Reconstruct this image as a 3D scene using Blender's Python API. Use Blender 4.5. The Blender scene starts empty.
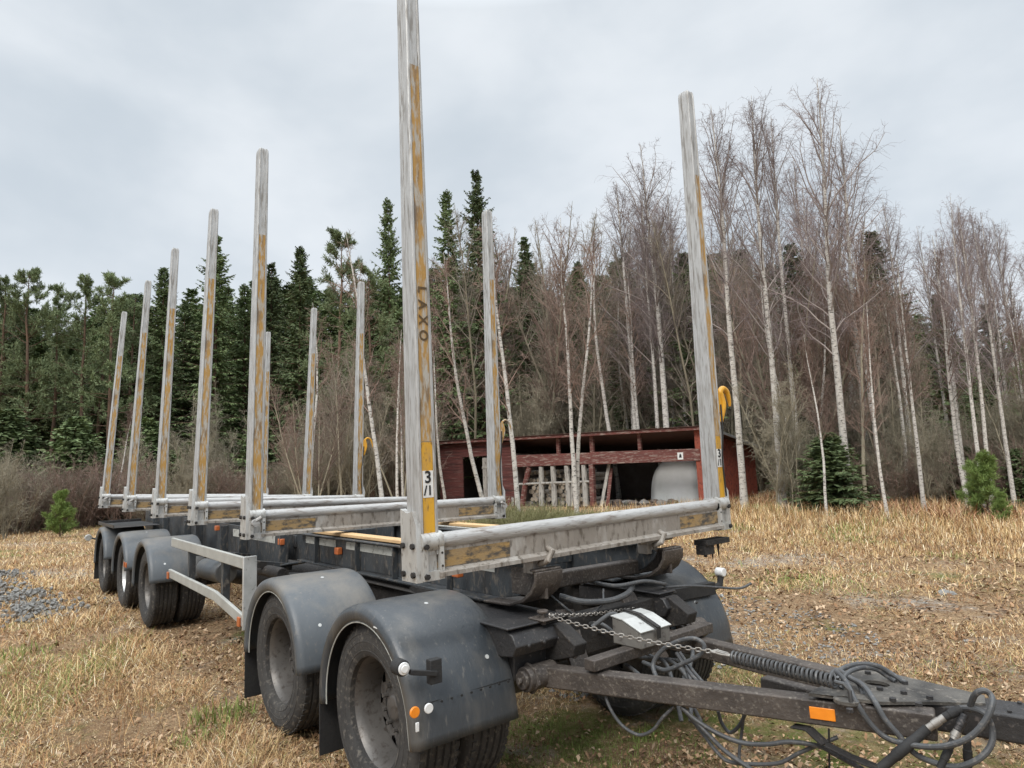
import bpy, bmesh, math, random
import numpy as np
from mathutils import Vector, Matrix
R = math.radians
random.seed(7); rng = np.random.default_rng(7)
S = bpy.context.scene
COL = S.collection

# ------------------------------------------------------------------ camera
YAW, PIT, ROL, FPX = 2.46038, 0.12719, -0.04095, 662.2
CAM = Vector((2.81926, -2.86335, 1.64311))
fw = Vector((math.cos(PIT)*math.cos(YAW), math.cos(PIT)*math.sin(YAW), math.sin(PIT)))
rt0 = fw.cross(Vector((0, 0, 1))).normalized(); up0 = rt0.cross(fw)
c_, s_ = math.cos(ROL), math.sin(ROL)
rt = c_*rt0 + s_*up0; up = -s_*rt0 + c_*up0
cd = bpy.data.cameras.new('camera'); cam = bpy.data.objects.new('camera', cd); COL.objects.link(cam)
m = Matrix.Identity(4)
for i in range(3):
    m[i][0], m[i][1], m[i][2], m[i][3] = rt[i], up[i], -fw[i], CAM[i]
cam.matrix_world = m
cd.sensor_width = 36; cd.lens = FPX/1024*36; cd.clip_start = .05; cd.clip_end = 2000
S.camera = cam

# ------------------------------------------------------------------ sky and sun
SUN_EL, SUN_AZ = R(48), R(-60)
w = bpy.data.worlds.new('World'); S.world = w; w.use_nodes = True
nt = w.node_tree; nt.nodes.clear()
def N(t, kind, **kw):
    n = t.nodes.new(kind)
    for k, v in kw.items(): setattr(n, k, v)
    return n
sky = N(nt, 'ShaderNodeTexSky', sky_type='NISHITA', sun_disc=False, sun_elevation=SUN_EL, sun_rotation=R(90)-SUN_AZ)
sk = N(nt, 'ShaderNodeVectorMath', operation='SCALE'); nt.links.new(sky.outputs[0], sk.inputs[0]); sk.inputs['Scale'].default_value = .10
tc = N(nt, 'ShaderNodeTexCoord')
mp = N(nt, 'ShaderNodeMapping'); mp.inputs['Scale'].default_value = (1, 1, 1.8); nt.links.new(tc.outputs['Generated'], mp.inputs[0])
n1 = N(nt, 'ShaderNodeTexNoise'); n1.inputs['Scale'].default_value = 2.6; n1.inputs['Detail'].default_value = 5; n1.inputs['Roughness'].default_value = .5; n1.inputs['Distortion'].default_value = .15
nt.links.new(mp.outputs[0], n1.inputs['Vector'])
cr = N(nt, 'ShaderNodeValToRGB'); cr.color_ramp.interpolation = 'EASE'
cr.color_ramp.elements[0].position = .30; cr.color_ramp.elements[0].color = (.385, .425, .462, 1)
cr.color_ramp.elements[1].position = .72; cr.color_ramp.elements[1].color = (.53, .556, .58, 1)
nt.links.new(n1.outputs[0], cr.inputs[0])
sx = N(nt, 'ShaderNodeSeparateXYZ'); nt.links.new(tc.outputs['Generated'], sx.inputs[0])
mr = N(nt, 'ShaderNodeMapRange'); mr.inputs['From Min'].default_value = .60; mr.inputs['From Max'].default_value = .95
mr.inputs['To Min'].default_value = 1.0; mr.inputs['To Max'].default_value = 4.6; nt.links.new(sx.outputs['Z'], mr.inputs['Value'])   # overcast: zenith brighter
sc2 = N(nt, 'ShaderNodeVectorMath', operation='SCALE'); nt.links.new(cr.outputs[0], sc2.inputs[0]); nt.links.new(mr.outputs[0], sc2.inputs['Scale'])
mx = N(nt, 'ShaderNodeMix', data_type='RGBA'); mx.inputs[0].default_value = .93
nt.links.new(sk.outputs[0], mx.inputs[6]); nt.links.new(sc2.outputs[0], mx.inputs[7])
bg = N(nt, 'ShaderNodeBackground'); bg.inputs[1].default_value = 1.0; nt.links.new(mx.outputs[2], bg.inputs[0])
wo = N(nt, 'ShaderNodeOutputWorld'); nt.links.new(bg.outputs[0], wo.inputs[0])
sl = bpy.data.lights.new('sun', 'SUN'); sl.energy = 1.5; sl.angle = R(25); sl.color = (1, .96, .9)
so = bpy.data.objects.new('sun', sl); COL.objects.link(so)
sd = Vector((math.cos(SUN_EL)*math.cos(SUN_AZ), math.cos(SUN_EL)*math.sin(SUN_AZ), math.sin(SUN_EL)))
so.rotation_euler = sd.to_track_quat('Z', 'Y').to_euler(); so.location = sd*30
S.view_settings.view_transform = 'Standard'; S.view_settings.look = 'None'; S.view_settings.gamma = 1
S.view_settings.exposure = .72
S.cycles.max_bounces = 5; S.cycles.diffuse_bounces = 3; S.cycles.glossy_bounces = 2; S.cycles.transparent_max_bounces = 4

# ------------------------------------------------------------------ materials
def mat(name, c1, c2=None, scale=8, rough=.7, metal=0., c3=None, s3=40, t3=.62, bump=.0, bscale=60, stretch=(1, 1, 1), rnd=0., attr=None, spec=.3, sharp=.25, c4=None, s4=3, t4=.6, z3=None):
    m = bpy.data.materials.new(name); m.use_nodes = True; t = m.node_tree; t.nodes.clear()
    out = N(t, 'ShaderNodeOutputMaterial'); b = N(t, 'ShaderNodeBsdfPrincipled'); t.links.new(b.outputs[0], out.inputs[0])
    b.inputs['Roughness'].default_value = rough; b.inputs['Metallic'].default_value = metal; b.inputs['Specular IOR Level'].default_value = spec
    tc = N(t, 'ShaderNodeTexCoord'); mp = N(t, 'ShaderNodeMapping'); mp.inputs['Scale'].default_value = stretch
    t.links.new(tc.outputs['Object'], mp.inputs[0])
    def noise(s, det=4, v=None):
        n = N(t, 'ShaderNodeTexNoise'); n.inputs['Scale'].default_value = s; n.inputs['Detail'].default_value = det; n.inputs['Roughness'].default_value = .6
        t.links.new(v or mp.outputs[0], n.inputs['Vector']); return n.outputs[0]
    def ramp(v, lo, hi):
        r = N(t, 'ShaderNodeMapRange'); r.inputs['From Min'].default_value = lo; r.inputs['From Max'].default_value = hi; t.links.new(v, r.inputs['Value']); return r.outputs[0]
    def mix(f, a, bb):
        x = N(t, 'ShaderNodeMix', data_type='RGBA')
        if isinstance(f, float): x.inputs[0].default_value = f
        else: t.links.new(f, x.inputs[0])
        for i, q in ((6, a), (7, bb)):
            if isinstance(q, tuple): x.inputs[i].default_value = (*q, 1)
            else: t.links.new(q, x.inputs[i])
        return x.outputs[2]
    c = c1
    if attr:
        a = N(t, 'ShaderNodeVertexColor', layer_name=attr); c = a.outputs[0]
    elif c2: c = mix(ramp(noise(scale), .5-sharp, .5+sharp), c1, c2)
    if c4: c = mix(ramp(noise(s4, 6), t4-.10, t4+.10), c, c4)
    if c3: c = mix(ramp(noise(s3, 5), t3-.07, t3+.07), c, c3)
    if rnd:
        oi = N(t, 'ShaderNodeObjectInfo'); r = N(t, 'ShaderNodeMapRange'); r.inputs['To Min'].default_value = 1-rnd; r.inputs['To Max'].default_value = 1+rnd
        t.links.new(oi.outputs['Random'], r.inputs['Value'])
        h = N(t, 'ShaderNodeHueSaturation')
        if isinstance(c, tuple): h.inputs['Color'].default_value = (*c, 1)
        else: t.links.new(c, h.inputs['Color'])
        t.links.new(r.outputs[0], h.inputs['Value']); c = h.outputs[0]
    if isinstance(c, tuple): b.inputs['Base Color'].default_value = (*c, 1)
    else: t.links.new(c, b.inputs['Base Color'])
    if bump:
        bp = N(t, 'ShaderNodeBump'); bp.inputs['Strength'].default_value = bump; bp.inputs['Distance'].default_value = .02
        t.links.new(noise(bscale, 6), bp.inputs['Height']); t.links.new(bp.outputs[0], b.inputs['Normal'])
    m['pr'] = 1
    return m
ALU = mat('weathered_aluminium', (.48, .482, .475), (.40, .398, .39), 6, .5, .35, (.25, .235, .215), 60, .60, .25, 90, (1, 1, .12), c4=(.27, .255, .235), s4=45, t4=.60, spec=.35)
ALUC = mat('cleaner_aluminium', (.52, .52, .50), (.38, .37, .35), 4, .45, .3, (.14, .12, .10), 50, .64, .15, 90, (1, 1, .3), c4=(.27, .25, .225), s4=14, t4=.60, spec=.5)
ALUD = mat('dirty_aluminium', (.31, .28, .245), (.19, .165, .14), 5, .6, .15, (.12, .10, .08), 50, .60, .3, 60, (1, .6, .25), c4=(.42, .40, .37), s4=10, t4=.58, spec=.35)
BARE = mat('worn_tube_top', (.46, .455, .445), (.32, .31, .295), 6, .45, .3, (.17, .14, .12), 55, .62, .25, 80, (1, .18, 1), c4=(.24, .20, .165), s4=16, t4=.60, spec=.4)
STRIP = mat('worn_yellow_marking', (.44, .25, .06), (.32, .20, .08), 4, .6, 0, (.38, .36, .32), 55, .54, .25, 60, (1, 1, .2), c4=(.16, .12, .085), s4=18, t4=.57)
STRIPN = mat('bright_yellow_marking', (.66, .36, .03), (.48, .26, .04), 6, .55, 0, (.10, .07, .04), 50, .62, .1, 60, (1, 1, .35), c4=(.30, .22, .13), s4=9, t4=.62)
BEAMY = mat('worn_amber_reflector_band', (.34, .21, .07), (.24, .19, .13), 6, .6, .05, (.075, .065, .055), 11, .50, .2, 60, (1, 1, 2.5))
FRAME = mat('grey_blue_chassis_paint', (.055, .061, .066), (.036, .040, .044), 3, .5, 0, (.12, .105, .09), 30, .60, .2, 50, (1, 1, .5), c4=(.025, .022, .02), s4=6, t4=.60)
DARK = mat('black_underbody_grime', (.016, .015, .015), (.036, .032, .029), 5, .7, 0, (.085, .072, .058), 30, .66, .5, 30)
RUST = mat('brown_grey_steel', (.105, .088, .076), (.05, .043, .039), 5, .5, .15, (.17, .15, .128), 60, .62, .3, 50, c4=(.045, .038, .034), s4=8, t4=.6)
TOP = mat('black_painted_steel', (.022, .022, .024), (.05, .047, .045), 6, .4, .1, (.15, .13, .12), 40, .67, .25, 50)
FEND = mat('grey_plastic_mudguard', (.052, .059, .066), (.080, .088, .095), 2.2, .42, 0, (.12, .115, .108), 38, .66, .12, 60, (1, 1, .35), c4=(.135, .125, .11), s4=3.0, t4=.57, spec=.4)
FENL = mat('dark_plastic_mudguard', (.026, .030, .034), (.048, .054, .060), 2.5, .34, 0, (.10, .096, .09), 45, .66, .12, 60, (1, 1, .22), c4=(.095, .09, .082), s4=4, t4=.58, spec=.45)
RUB = mat('rubber', (.018, .018, .019), (.032, .031, .030), 8, .72, bump=.2)
TYRE = mat('dusty_tyre_rubber', (.030, .029, .029), (.060, .056, .051), 5, .8, 0, (.12, .108, .093), 30, .62, .3, 50)
RIMG = mat('dull_grey_rim', (.15, .14, .13), (.09, .083, .077), 4, .45, .4, (.07, .06, .052), 30, .60, .1, 40)
RIMS = mat('bright_silver_rim', (.55, .55, .54), (.40, .40, .39), 5, .4, .5, (.2, .18, .16), 20, .66)
HOSE = mat('grey_rubber_hose', (.075, .078, .08), (.04, .04, .042), 9, .5, 0, (.13, .12, .11), 60, .62, spec=.4)
CHAIN = mat('galvanised_chain', (.42, .40, .37), (.25, .22, .19), 30, .4, .7)
GALV = mat('dull_galvanised_sheet', (.58, .58, .56), (.40, .40, .38), 7, .38, .35, (.12, .11, .10), 25, .66, .1, 40)
BOXG = mat('grey_painted_box', (.20, .19, .17), (.13, .12, .11), 8, .6, .1, (.06, .05, .045), 25, .62)
GUARD = mat('pale_aluminium_profile', (.42, .42, .39), (.31, .305, .28), 6, .5, .2, (.16, .15, .13), 70, .68, .1, 70)
WHITE = mat('white_paint', (.75, .75, .73), (.6, .6, .58), 12, .5)
TAPE = mat('dirty_white_tape', (.46, .46, .43), (.33, .33, .30), 9, .5, 0, (.14, .13, .11), 30, .62)
PRINT = mat('worn_print', (.06, .04, .025), (.13, .085, .035), 30, .6)
BLACK = mat('black_print', (.02, .02, .02), rough=.6)
AMBER = mat('amber_reflector', (.85, .27, .02), (.70, .2, .015), 20, .3, spec=.6)
AMBD = mat('dirty_orange_reflector', (.50, .13, .03), (.32, .09, .03), 20, .4, spec=.5)
WREF = mat('white_lens', (.72, .72, .70), (.6, .6, .6), 30, .25, spec=.6)
YEL = mat('yellow_hook_paint', (.66, .34, .015), (.50, .24, .03), 14, .4, 0, (.2, .12, .05), 60, .7, spec=.5)
PLANK = mat('fresh_wood_strip', (.62, .42, .22), (.50, .33, .17), 5, .7, stretch=(.3, 3, 3), c3=(.35, .22, .12), s3=12, t3=.68)
REDW = mat('weathered_red_boards', (.15, .048, .041), (.09, .034, .031), 1.2, .85, 0, (.22, .14, .12), 3, .62, .4, 20, (.35, 1, 5.), c4=(.05, .026, .024), s4=1.3, t4=.56)
REDB = mat('flaking_red_beam', (.17, .058, .048), (.10, .042, .037), 3, .85, 0, (.27, .20, .17), 7, .57, .3, 20, (.6, .6, 3))
REDV = mat('rust_red_slats', (.30, .075, .045), (.22, .06, .04), 2, .8, 0, (.10, .03, .025), 8, .6, .3, 20)
GREYW = mat('silvered_wood', (.42, .40, .36), (.27, .25, .23), 5, .85, 0, (.10, .09, .085), 14, .6, .4, 20, (1, 1, .3))
ROOF = mat('grey_roof_sheet', (.30, .29, .28), (.22, .22, .215), 4, .6, .1, (.12, .12, .10), 9, .64)
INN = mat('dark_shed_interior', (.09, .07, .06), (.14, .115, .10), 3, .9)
STONE = mat('stone', (.24, .235, .22), (.15, .145, .135), 20, .85, 0, (.36, .35, .34), 60, .62, .4, 60)
STANDIN = mat('pale_grey_standin', (.78, .79, .80), (.50, .52, .50), .7, .8, bump=.6, bscale=5)
BIRCH = mat('white_birch_bark', (.60, .57, .52), (.42, .39, .35), 3, .8, 0, (.035, .03, .027), 9, .60, .3, 30, (1, 1, 2.6), c4=(.20, .16, .13), s4=3, t4=.66, rnd=.12)
BTWIG = mat('purple_brown_birch_twigs', (.27, .21, .20), (.20, .16, .158), 3, .85, rnd=.15)
PBR = mat('pale_birch_branch', (.36, .31, .28), (.22, .18, .165), 2, .85, rnd=.1)
RTWIG = mat('reddish_brown_twigs', (.27, .185, .15), (.19, .14, .11), 3, .85, rnd=.25)
MTWIG = mat('grey_brown_twigs', (.29, .245, .19), (.20, .17, .135), 3, .85, rnd=.2)
GTWIG = mat('olive_grey_bark', (.31, .275, .20), (.22, .195, .14), 3, .85, 0, (.36, .33, .26), 12, .62, rnd=.25)
PBARK = mat('conifer_bark', (.10, .075, .058), (.16, .095, .06), 2, .9, bump=.5, bscale=12, rnd=.15)
NEED = mat('dark_spruce_needles', (.075, .112, .046), (.13, .17, .07), 1.1, .7, rnd=.35, c3=(.18, .215, .09), s3=3, t3=.62)
PNEED = mat('blue_green_pine_needles', (.12, .155, .078), (.18, .22, .105), 1.2, .75, rnd=.3)
YNEED = mat('bright_young_pine_needles', (.14, .21, .05), (.20, .27, .075), 4, .7, rnd=.15)
GRASS = mat('dry_grass', (1, 1, 1), attr='Col', rough=.9, spec=.1)

# ------------------------------------------------------------------ mesh helpers
class MB:
    def __init__(s): s.v = []; s.f = []; s.mi = []; s.cur = 0
    def add(s, vs, fs):
        o = len(s.v); s.v += [tuple(v) for v in vs]
        s.f += [tuple(i+o for i in f) for f in fs]; s.mi += [s.cur]*len(fs); return s
    def box(s, x0, x1, y0, y1, z0, z1, M=None):
        vs = [Vector((x, y, z)) for x in (x0, x1) for y in (y0, y1) for z in (z0, z1)]
        if M is not None: vs = [M @ v for v in vs]
        return s.add(vs, [(0, 1, 3, 2), (4, 6, 7, 5), (0, 4, 5, 1), (2, 3, 7, 6), (0, 2, 6, 4), (1, 5, 7, 3)])
    def bar(s, p0, p1, w, h, upv=(0, 0, 1), w1=None, h1=None):
        p0, p1 = Vector(p0), Vector(p1); d = (p1-p0).normalized(); sd = d.cross(Vector(upv)).normalized(); u = sd.cross(d)
        w1 = w1 or w; h1 = h1 or h; vs = []
        for p, a, b in ((p0, w, h), (p1, w1, h1)):
            for i, j in ((-1, -1), (1, -1), (1, 1), (-1, 1)): vs.append(p+sd*(a/2*i)+u*(b/2*j))
        return s.add(vs, [(3, 2, 1, 0), (4, 5, 6, 7), (0, 1, 5, 4), (1, 2, 6, 5), (2, 3, 7, 6), (3, 0, 4, 7)])
    def tube(s, pts, r, n=10, closed=False):
        pts = [Vector(p) for p in pts]; K = len(pts); rr = r if isinstance(r, (list, tuple)) else [r]*K
        vs = []; u = None
        for i, p in enumerate(pts):
            if closed: d = (pts[(i+1) % K]-pts[i-1]).normalized()
            else: d = (pts[min(i+1, K-1)]-pts[max(i-1, 0)]).normalized()
            if u is None: u = d.orthogonal().normalized()
            u = (u-d*u.dot(d)).normalized(); w_ = d.cross(u)
            for k in range(n):
                a = 2*math.pi*k/n; vs.append(p+(u*math.cos(a)+w_*math.sin(a))*rr[i])
        fs = []
        for i in range(K if closed else K-1):
            j = (i+1) % K
            for k in range(n): fs.append((i*n+k, i*n+(k+1) % n, j*n+(k+1) % n, j*n+k))
        if not closed: fs += [tuple(reversed(range(n))), tuple((K-1)*n+k for k in range(n))]
        return s.add(vs, fs)
    def cyl(s, p0, p1, r, n=16, r1=None): return s.tube([p0, p1], [r, r if r1 is None else r1], n)
    def prism(s, poly, axis, a, b):       # poly in the other two axes, in order
        def P(u, v, t):
            return (t, u, v) if axis == 'x' else (u, t, v) if axis == 'y' else (u, v, t)
        n = len(poly); vs = [P(u, v, a) for u, v in poly]+[P(u, v, b) for u, v in poly]
        return s.add(vs, [tuple(range(n))[::-1], tuple(range(n, 2*n))]+[(i, (i+1) % n, n+(i+1) % n, n+i) for i in range(n)])
    def lathe(s, prof, n=48, c=(0, 0, 0), close=False):   # prof: (radius, y), about the y axis
        vs = [(c[0]+r*math.cos(2*math.pi*k/n), c[1]+y, c[2]+r*math.sin(2*math.pi*k/n)) for r, y in prof for k in range(n)]
        K = len(prof)
        fs = [(i*n+k, i*n+(k+1) % n, ((i+1) % K)*n+(k+1) % n, ((i+1) % K)*n+k) for i in range(K if close else K-1) for k in range(n)]
        return s.add(vs, fs)
    def bolt(s, p, d, r=.012, h=.01):
        p = Vector(p); return s.cyl(p, p+Vector(d).normalized()*h, r, 6)
    def mesh(s, name, mats, ang=35, weld=False):
        me = bpy.data.meshes.new(name); me.from_pydata(s.v, [], s.f)
        bm = bmesh.new(); bm.from_mesh(me)
        if weld: bmesh.ops.remove_doubles(bm, verts=bm.verts, dist=1e-5)
        bmesh.ops.recalc_face_normals(bm, faces=bm.faces); bm.to_mesh(me); bm.free()
        for mm in (mats if isinstance(mats, (list, tuple)) else [mats]): me.materials.append(mm)
        if any(s.mi): me.polygons.foreach_set('material_index', s.mi)
        me.polygons.foreach_set('use_smooth', [True]*len(me.polygons)); me.set_sharp_from_angle(angle=R(ang)); return me
    def build(s, name, mats, parent=None, bevel=0., loc=None, M=None, ang=35, solid=0., label=None):
        o = bpy.data.objects.new(name, s.mesh(name, mats, ang)); COL.objects.link(o)
        if solid:
            q = o.modifiers.new('solid', 'SOLIDIFY'); q.thickness = solid; q.offset = 0
        if bevel:
            q = o.modifiers.new('bevel', 'BEVEL'); q.width = bevel; q.segments = 2; q.limit_method = 'ANGLE'; q.angle_limit = R(40)
        if parent: o.parent = parent
        if M is not None: o.matrix_local = M
        elif loc is not None: o.location = loc
        if label: o['label'] = label
        return o
def link(name, me, parent=None, loc=(0, 0, 0), rot=(0, 0, 0), sc=None):
    o = bpy.data.objects.new(name, me); COL.objects.link(o); o.parent = parent; o.location = loc; o.rotation_euler = rot
    if sc is not None: o.scale = sc if isinstance(sc, (tuple, list)) else (sc,)*3
    return o
def empty(name, loc=(0, 0, 0)):
    o = bpy.data.objects.new(name, None); COL.objects.link(o); o.location = loc; o.empty_display_size = .2; return o
def tag(o, label=None, cat=None, group=None, kind=None):
    if label: o['label'] = label
    if cat: o['category'] = cat
    if group: o['group'] = group
    if kind: o['kind'] = kind
    return o
def npmesh(name, V, F, mats, nper, col=None, mi=None, smooth=False):
    """V (n,3), F (m,nper) as numpy arrays"""
    me = bpy.data.meshes.new(name); me.vertices.add(len(V)); me.vertices.foreach_set('co', np.ascontiguousarray(V, dtype=np.float32).ravel())
    m_ = len(F); me.loops.add(m_*nper); me.loops.foreach_set('vertex_index', np.ascontiguousarray(F, dtype=np.int32).ravel())
    me.polygons.add(m_); me.polygons.foreach_set('loop_start', np.arange(0, m_*nper, nper, dtype=np.int32))
    if mi is not None: me.polygons.foreach_set('material_index', mi.astype(np.int32))
    if smooth: me.polygons.foreach_set('use_smooth', np.ones(m_, dtype=bool))
    me.update(calc_edges=True)
    if col is not None:
        a = me.color_attributes.new('Col', 'FLOAT_COLOR', 'POINT'); a.data.foreach_set('color', np.ascontiguousarray(col, dtype=np.float32).ravel())
    for mm in (mats if isinstance(mats, (list, tuple)) else [mats]): me.materials.append(mm)
    return me
def ray(px, py): return fw+rt*((px-512)/FPX)-up*((py-384)/FPX)
def on(px, D, py=495):              # point on the ground D metres from the camera in the direction of a picture column
    d = ray(px, py); h = math.hypot(d.x, d.y); return Vector((CAM.x+d.x/h*D, CAM.y+d.y/h*D, 0))
def height(px, py, D):
    d = ray(px, py); return CAM.z+d.z/math.hypot(d.x, d.y)*D
def plane(px, py, ax, v):
    d = ray(px, py); return CAM+d*((v-CAM[ax])/d[ax])

# ------------------------------------------------------------------ ground
def fbm(x, y, s, seed=0):
    r = np.random.default_rng(seed); o = np.zeros_like(x)
    for k in range(10):
        a = r.uniform(0, 2*np.pi); f = s*r.uniform(.5, 2.2); o += np.sin((x*np.cos(a)+y*np.sin(a))*f+r.uniform(0, 6.3)+1.3*np.sin((x*np.sin(a)-y*np.cos(a))*f*.7+r.uniform(0, 6)))
    return o/10
def gz(x, y):
    x = np.asarray(x, float); y = np.asarray(y, float)
    d = np.hypot(x+4, y)
    return .035*fbm(x, y, .8, 3)*np.clip((d-1)/8, .35, 2)+.012*fbm(x, y, 3.5, 4)-.02
gx = np.concatenate([np.linspace(-400, -60, 12)[:-1], np.linspace(-60, -16, 60)[:-1], np.linspace(-16, 6, 180), np.linspace(6, 400, 14)[1:]])
gy = np.concatenate([np.linspace(-400, -14, 12)[:-1], np.linspace(-14, 20, 240), np.linspace(20, 70, 50)[1:], np.linspace(70, 400, 10)[1:]])
X, Y = np.meshgrid(gx, gy, indexing='ij'); Z = gz(X, Y)
V = np.stack([X, Y, Z], -1).reshape(-1, 3); nx, ny = X.shape
I = (np.arange(nx-1)[:, None]*ny+np.arange(ny-1)[None]).ravel(); F = np.stack([I, I+ny, I+ny+1, I+1], -1)
GM = bpy.data.materials.new('straw_covered_ground'); GM.use_nodes = True; t = GM.node_tree; b = t.nodes['Principled BSDF']
b.inputs['Roughness'].default_value = .95; b.inputs['Specular IOR Level'].default_value = .1
tc = N(t, 'ShaderNodeTexCoord')
def gn(s, det=6, ro=.65, off=(0, 0, 0)):
    mp = N(t, 'ShaderNodeMapping'); mp.inputs['Location'].default_value = off; t.links.new(tc.outputs['Object'], mp.inputs[0])
    n = N(t, 'ShaderNodeTexNoise'); n.inputs['Scale'].default_value = s; n.inputs['Detail'].default_value = det; n.inputs['Roughness'].default_value = ro
    t.links.new(mp.outputs[0], n.inputs['Vector']); return n.outputs[0]
def gr(v, lo, hi):
    r = N(t, 'ShaderNodeMapRange'); r.inputs['From Min'].default_value = lo; r.inputs['From Max'].default_value = hi; t.links.new(v, r.inputs['Value']); return r.outputs[0]
def gm(f, a, bb):
    x = N(t, 'ShaderNodeMix', data_type='RGBA'); t.links.new(f, x.inputs[0])
    for i, q in ((6, a), (7, bb)):
        if isinstance(q, tuple): x.inputs[i].default_value = (*q, 1)
        else: t.links.new(q, x.inputs[i])
    return x.outputs[2]
c = gm(gr(gn(1.6), .38, .62), (.21, .13, .07), (.33, .225, .13))
c = gm(gr(gn(28, 8, .8), .46, .60), c, (.13, .075, .045))
c = gm(gr(gn(60, 4, .8, (4, 1, 0)), .55, .66), c, (.50, .40, .25))
c = gm(gr(gn(.55, 6, .7, (9, 3, 0)), .56, .66), c, (.13, .14, .045))
gmask = N(t, 'ShaderNodeMath', operation='MULTIPLY'); t.links.new(gr(gn(.42, 6, .7, (-7, 12, 0)), .53, .66), gmask.inputs[0]); t.links.new(gr(gn(9, 5, .8, (2, 2, 0)), .40, .56), gmask.inputs[1])
c = gm(gmask.outputs[0], c, (.33, .31, .28))
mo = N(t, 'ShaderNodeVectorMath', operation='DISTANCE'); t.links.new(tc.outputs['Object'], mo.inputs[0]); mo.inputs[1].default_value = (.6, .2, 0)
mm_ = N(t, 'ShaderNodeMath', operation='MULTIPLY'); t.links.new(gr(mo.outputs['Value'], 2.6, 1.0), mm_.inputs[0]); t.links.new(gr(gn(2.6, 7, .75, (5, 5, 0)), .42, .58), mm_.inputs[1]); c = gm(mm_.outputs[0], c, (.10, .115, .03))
t.links.new(c, b.inputs['Base Color'])
bp = N(t, 'ShaderNodeBump'); bp.inputs['Strength'].default_value = .9; bp.inputs['Distance'].default_value = .03; t.links.new(gn(35, 8, .8), bp.inputs['Height']); t.links.new(bp.outputs[0], b.inputs['Normal'])
tag(link('ground', npmesh('ground', V, F, GM, 4, smooth=True)), 'flat straw coloured clearing with leaves and moss under the trailer', kind='structure')

# ================================================================== the trailer
T = empty('timber_trailer', (-4.6, 0, 0)); tag(T, 'empty five-axle timber trailer with tall pale stakes and grey mudguards', 'trailer')
OFF = Vector((4.6, 0, 0))
def part(mb, name, mats, bevel=.003, parent=None, label=None, **kw):
    o = mb.build(name, mats, parent or T, bevel=bevel, **kw)
    if parent is None: o.location = OFF
    if label: o['label'] = label
    return o
ZW = .4453
AX = [-.4085, -1.748, -6.128, -7.707, -9.481]
# ---- main frame
f = MB()
for s in (-1, 1):
    y = .47*s
    # front section: I beam, ends in a rounded ski nose
    prof = [(-3.3, .90), (-.28, .915), (-.14, .94), (-.03, .985), (.05, 1.05), (.07, 1.09), (.0, 1.125), (-3.3, 1.125)]
    f.prism(prof, 'y', y-.008, y+.008)
    f.box(-3.3, -.25, y-.06, y+.06, .885, .90); f.box(-3.3, -.08, y-.06, y+.06, 1.125, 1.138)
    # gooseneck step and deep rear section
    f.prism([(-4.5, .78), (-3.2, .90), (-3.2, 1.125), (-4.5, 1.16)], 'y', y-.05*s-.008, y-.05*s+.008)
    yy = .56*s
    f.prism([(-10.1, .84), (-4.0, .76), (-3.5, .86), (-3.5, 1.13), (-10.1, 1.19)], 'y', yy-.008, yy+.008)
    f.prism([(-10.1, .825), (-4.0, .745), (-4.0, .76), (-10.1, .84)], 'y', yy-.10, yy+.10)
    f.prism([(-4.0, .745), (-3.1, .885), (-3.1, .90), (-4.0, .76)], 'y', yy-.13, yy+.10)
    for xx in (-9, -8.3, -7, -6.4, -5.3, -4.6, -3.4):
        f.box(xx-.006, xx+.006, min(yy+.01*s, yy+.095*s), max(yy+.01*s, yy+.095*s), .84, 1.13)
    for xx in (-2.9, -2.1, -1.5, -.8): f.box(xx-.006, xx+.006, min(y+.01*s, y+.055*s), max(y+.01*s, y+.055*s), .90, 1.125)
for xx in (-10, -8.6, -6.9, -5.2, -3.6, -2.0, -.7): f.box(xx-.04, xx+.04, -.44, .44, .98, 1.09)
chassis = part(f, 'chassis_frame', FRAME, .004)
g = MB()
for x0, x1 in ((-3.2, -2.55), (-2.35, -1.5), (-1.2, -.35)): g.box(x0, x1, -.483, -.480, 1.05, 1.11)
g.box(-5.1, -3.75, -.573, -.570, 1.02, 1.10)
o = g.build('reflective_tape', TAPE, chassis)
for xx, yy, zz in ((-3.42, -.63, 1.06), (-.62, -.56, 1.035), (-5.6, -.61, 1.09), (-2.45, -.505, 1.03)):
    MB().box(xx-.035, xx+.035, yy-.022, yy+.022, zz-.028, zz+.028).build('marker_lamp', AMBD, chassis, bevel=.006)
for y in (-.47, .58):
    g = MB(); nose = [(-.36, .893), (-.12, .902), (.0, .935), (.075, .985), (.115, 1.045), (.12, 1.10), (.10, 1.10), (.095, 1.05), (.06, 1.0), (-.01, .952), (-.12, .918), (-.36, .905)]
    g.prism(nose, 'y', y-.095, y+.095); g.box(.06, .11, y-.09, y+.09, 1.10, 1.112); g.box(-.2, .09, y-.01, y+.01, .95, 1.10)
    part(g, 'curved_skid', RUST, .004)
g = MB().bar((-.12, -.39, 1.0), (-.12, .82, .985), .08, .09)
part(g, 'cross_tube', RUST, .012)
for x0, x1, y, z in ((-3.1, -1.35, -.44, 1.145), (-2.85, -1.5, .62, 1.145), (-4.9, -4.2, .36, 1.18)): part(MB().box(x0, x1, y-.05, y+.05, z, z+.025), 'wooden_strip', PLANK, .004)
for y in (-.47, .47):
    g = MB()
    g.box(-.04, .04, y-.05, y+.05, 1.08, 1.16); g.cyl((.02, y-.10, 1.155), (.02, y+.22, 1.16), .016, 8)
    g.tube([(.06, y-.02, 1.13), (.12, y-.01, 1.155), (.125, y+.02, 1.20), (.07, y+.03, 1.215)], .018, 8)
    part(g, 'bunk_clamp', [ALUD], .004)
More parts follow.
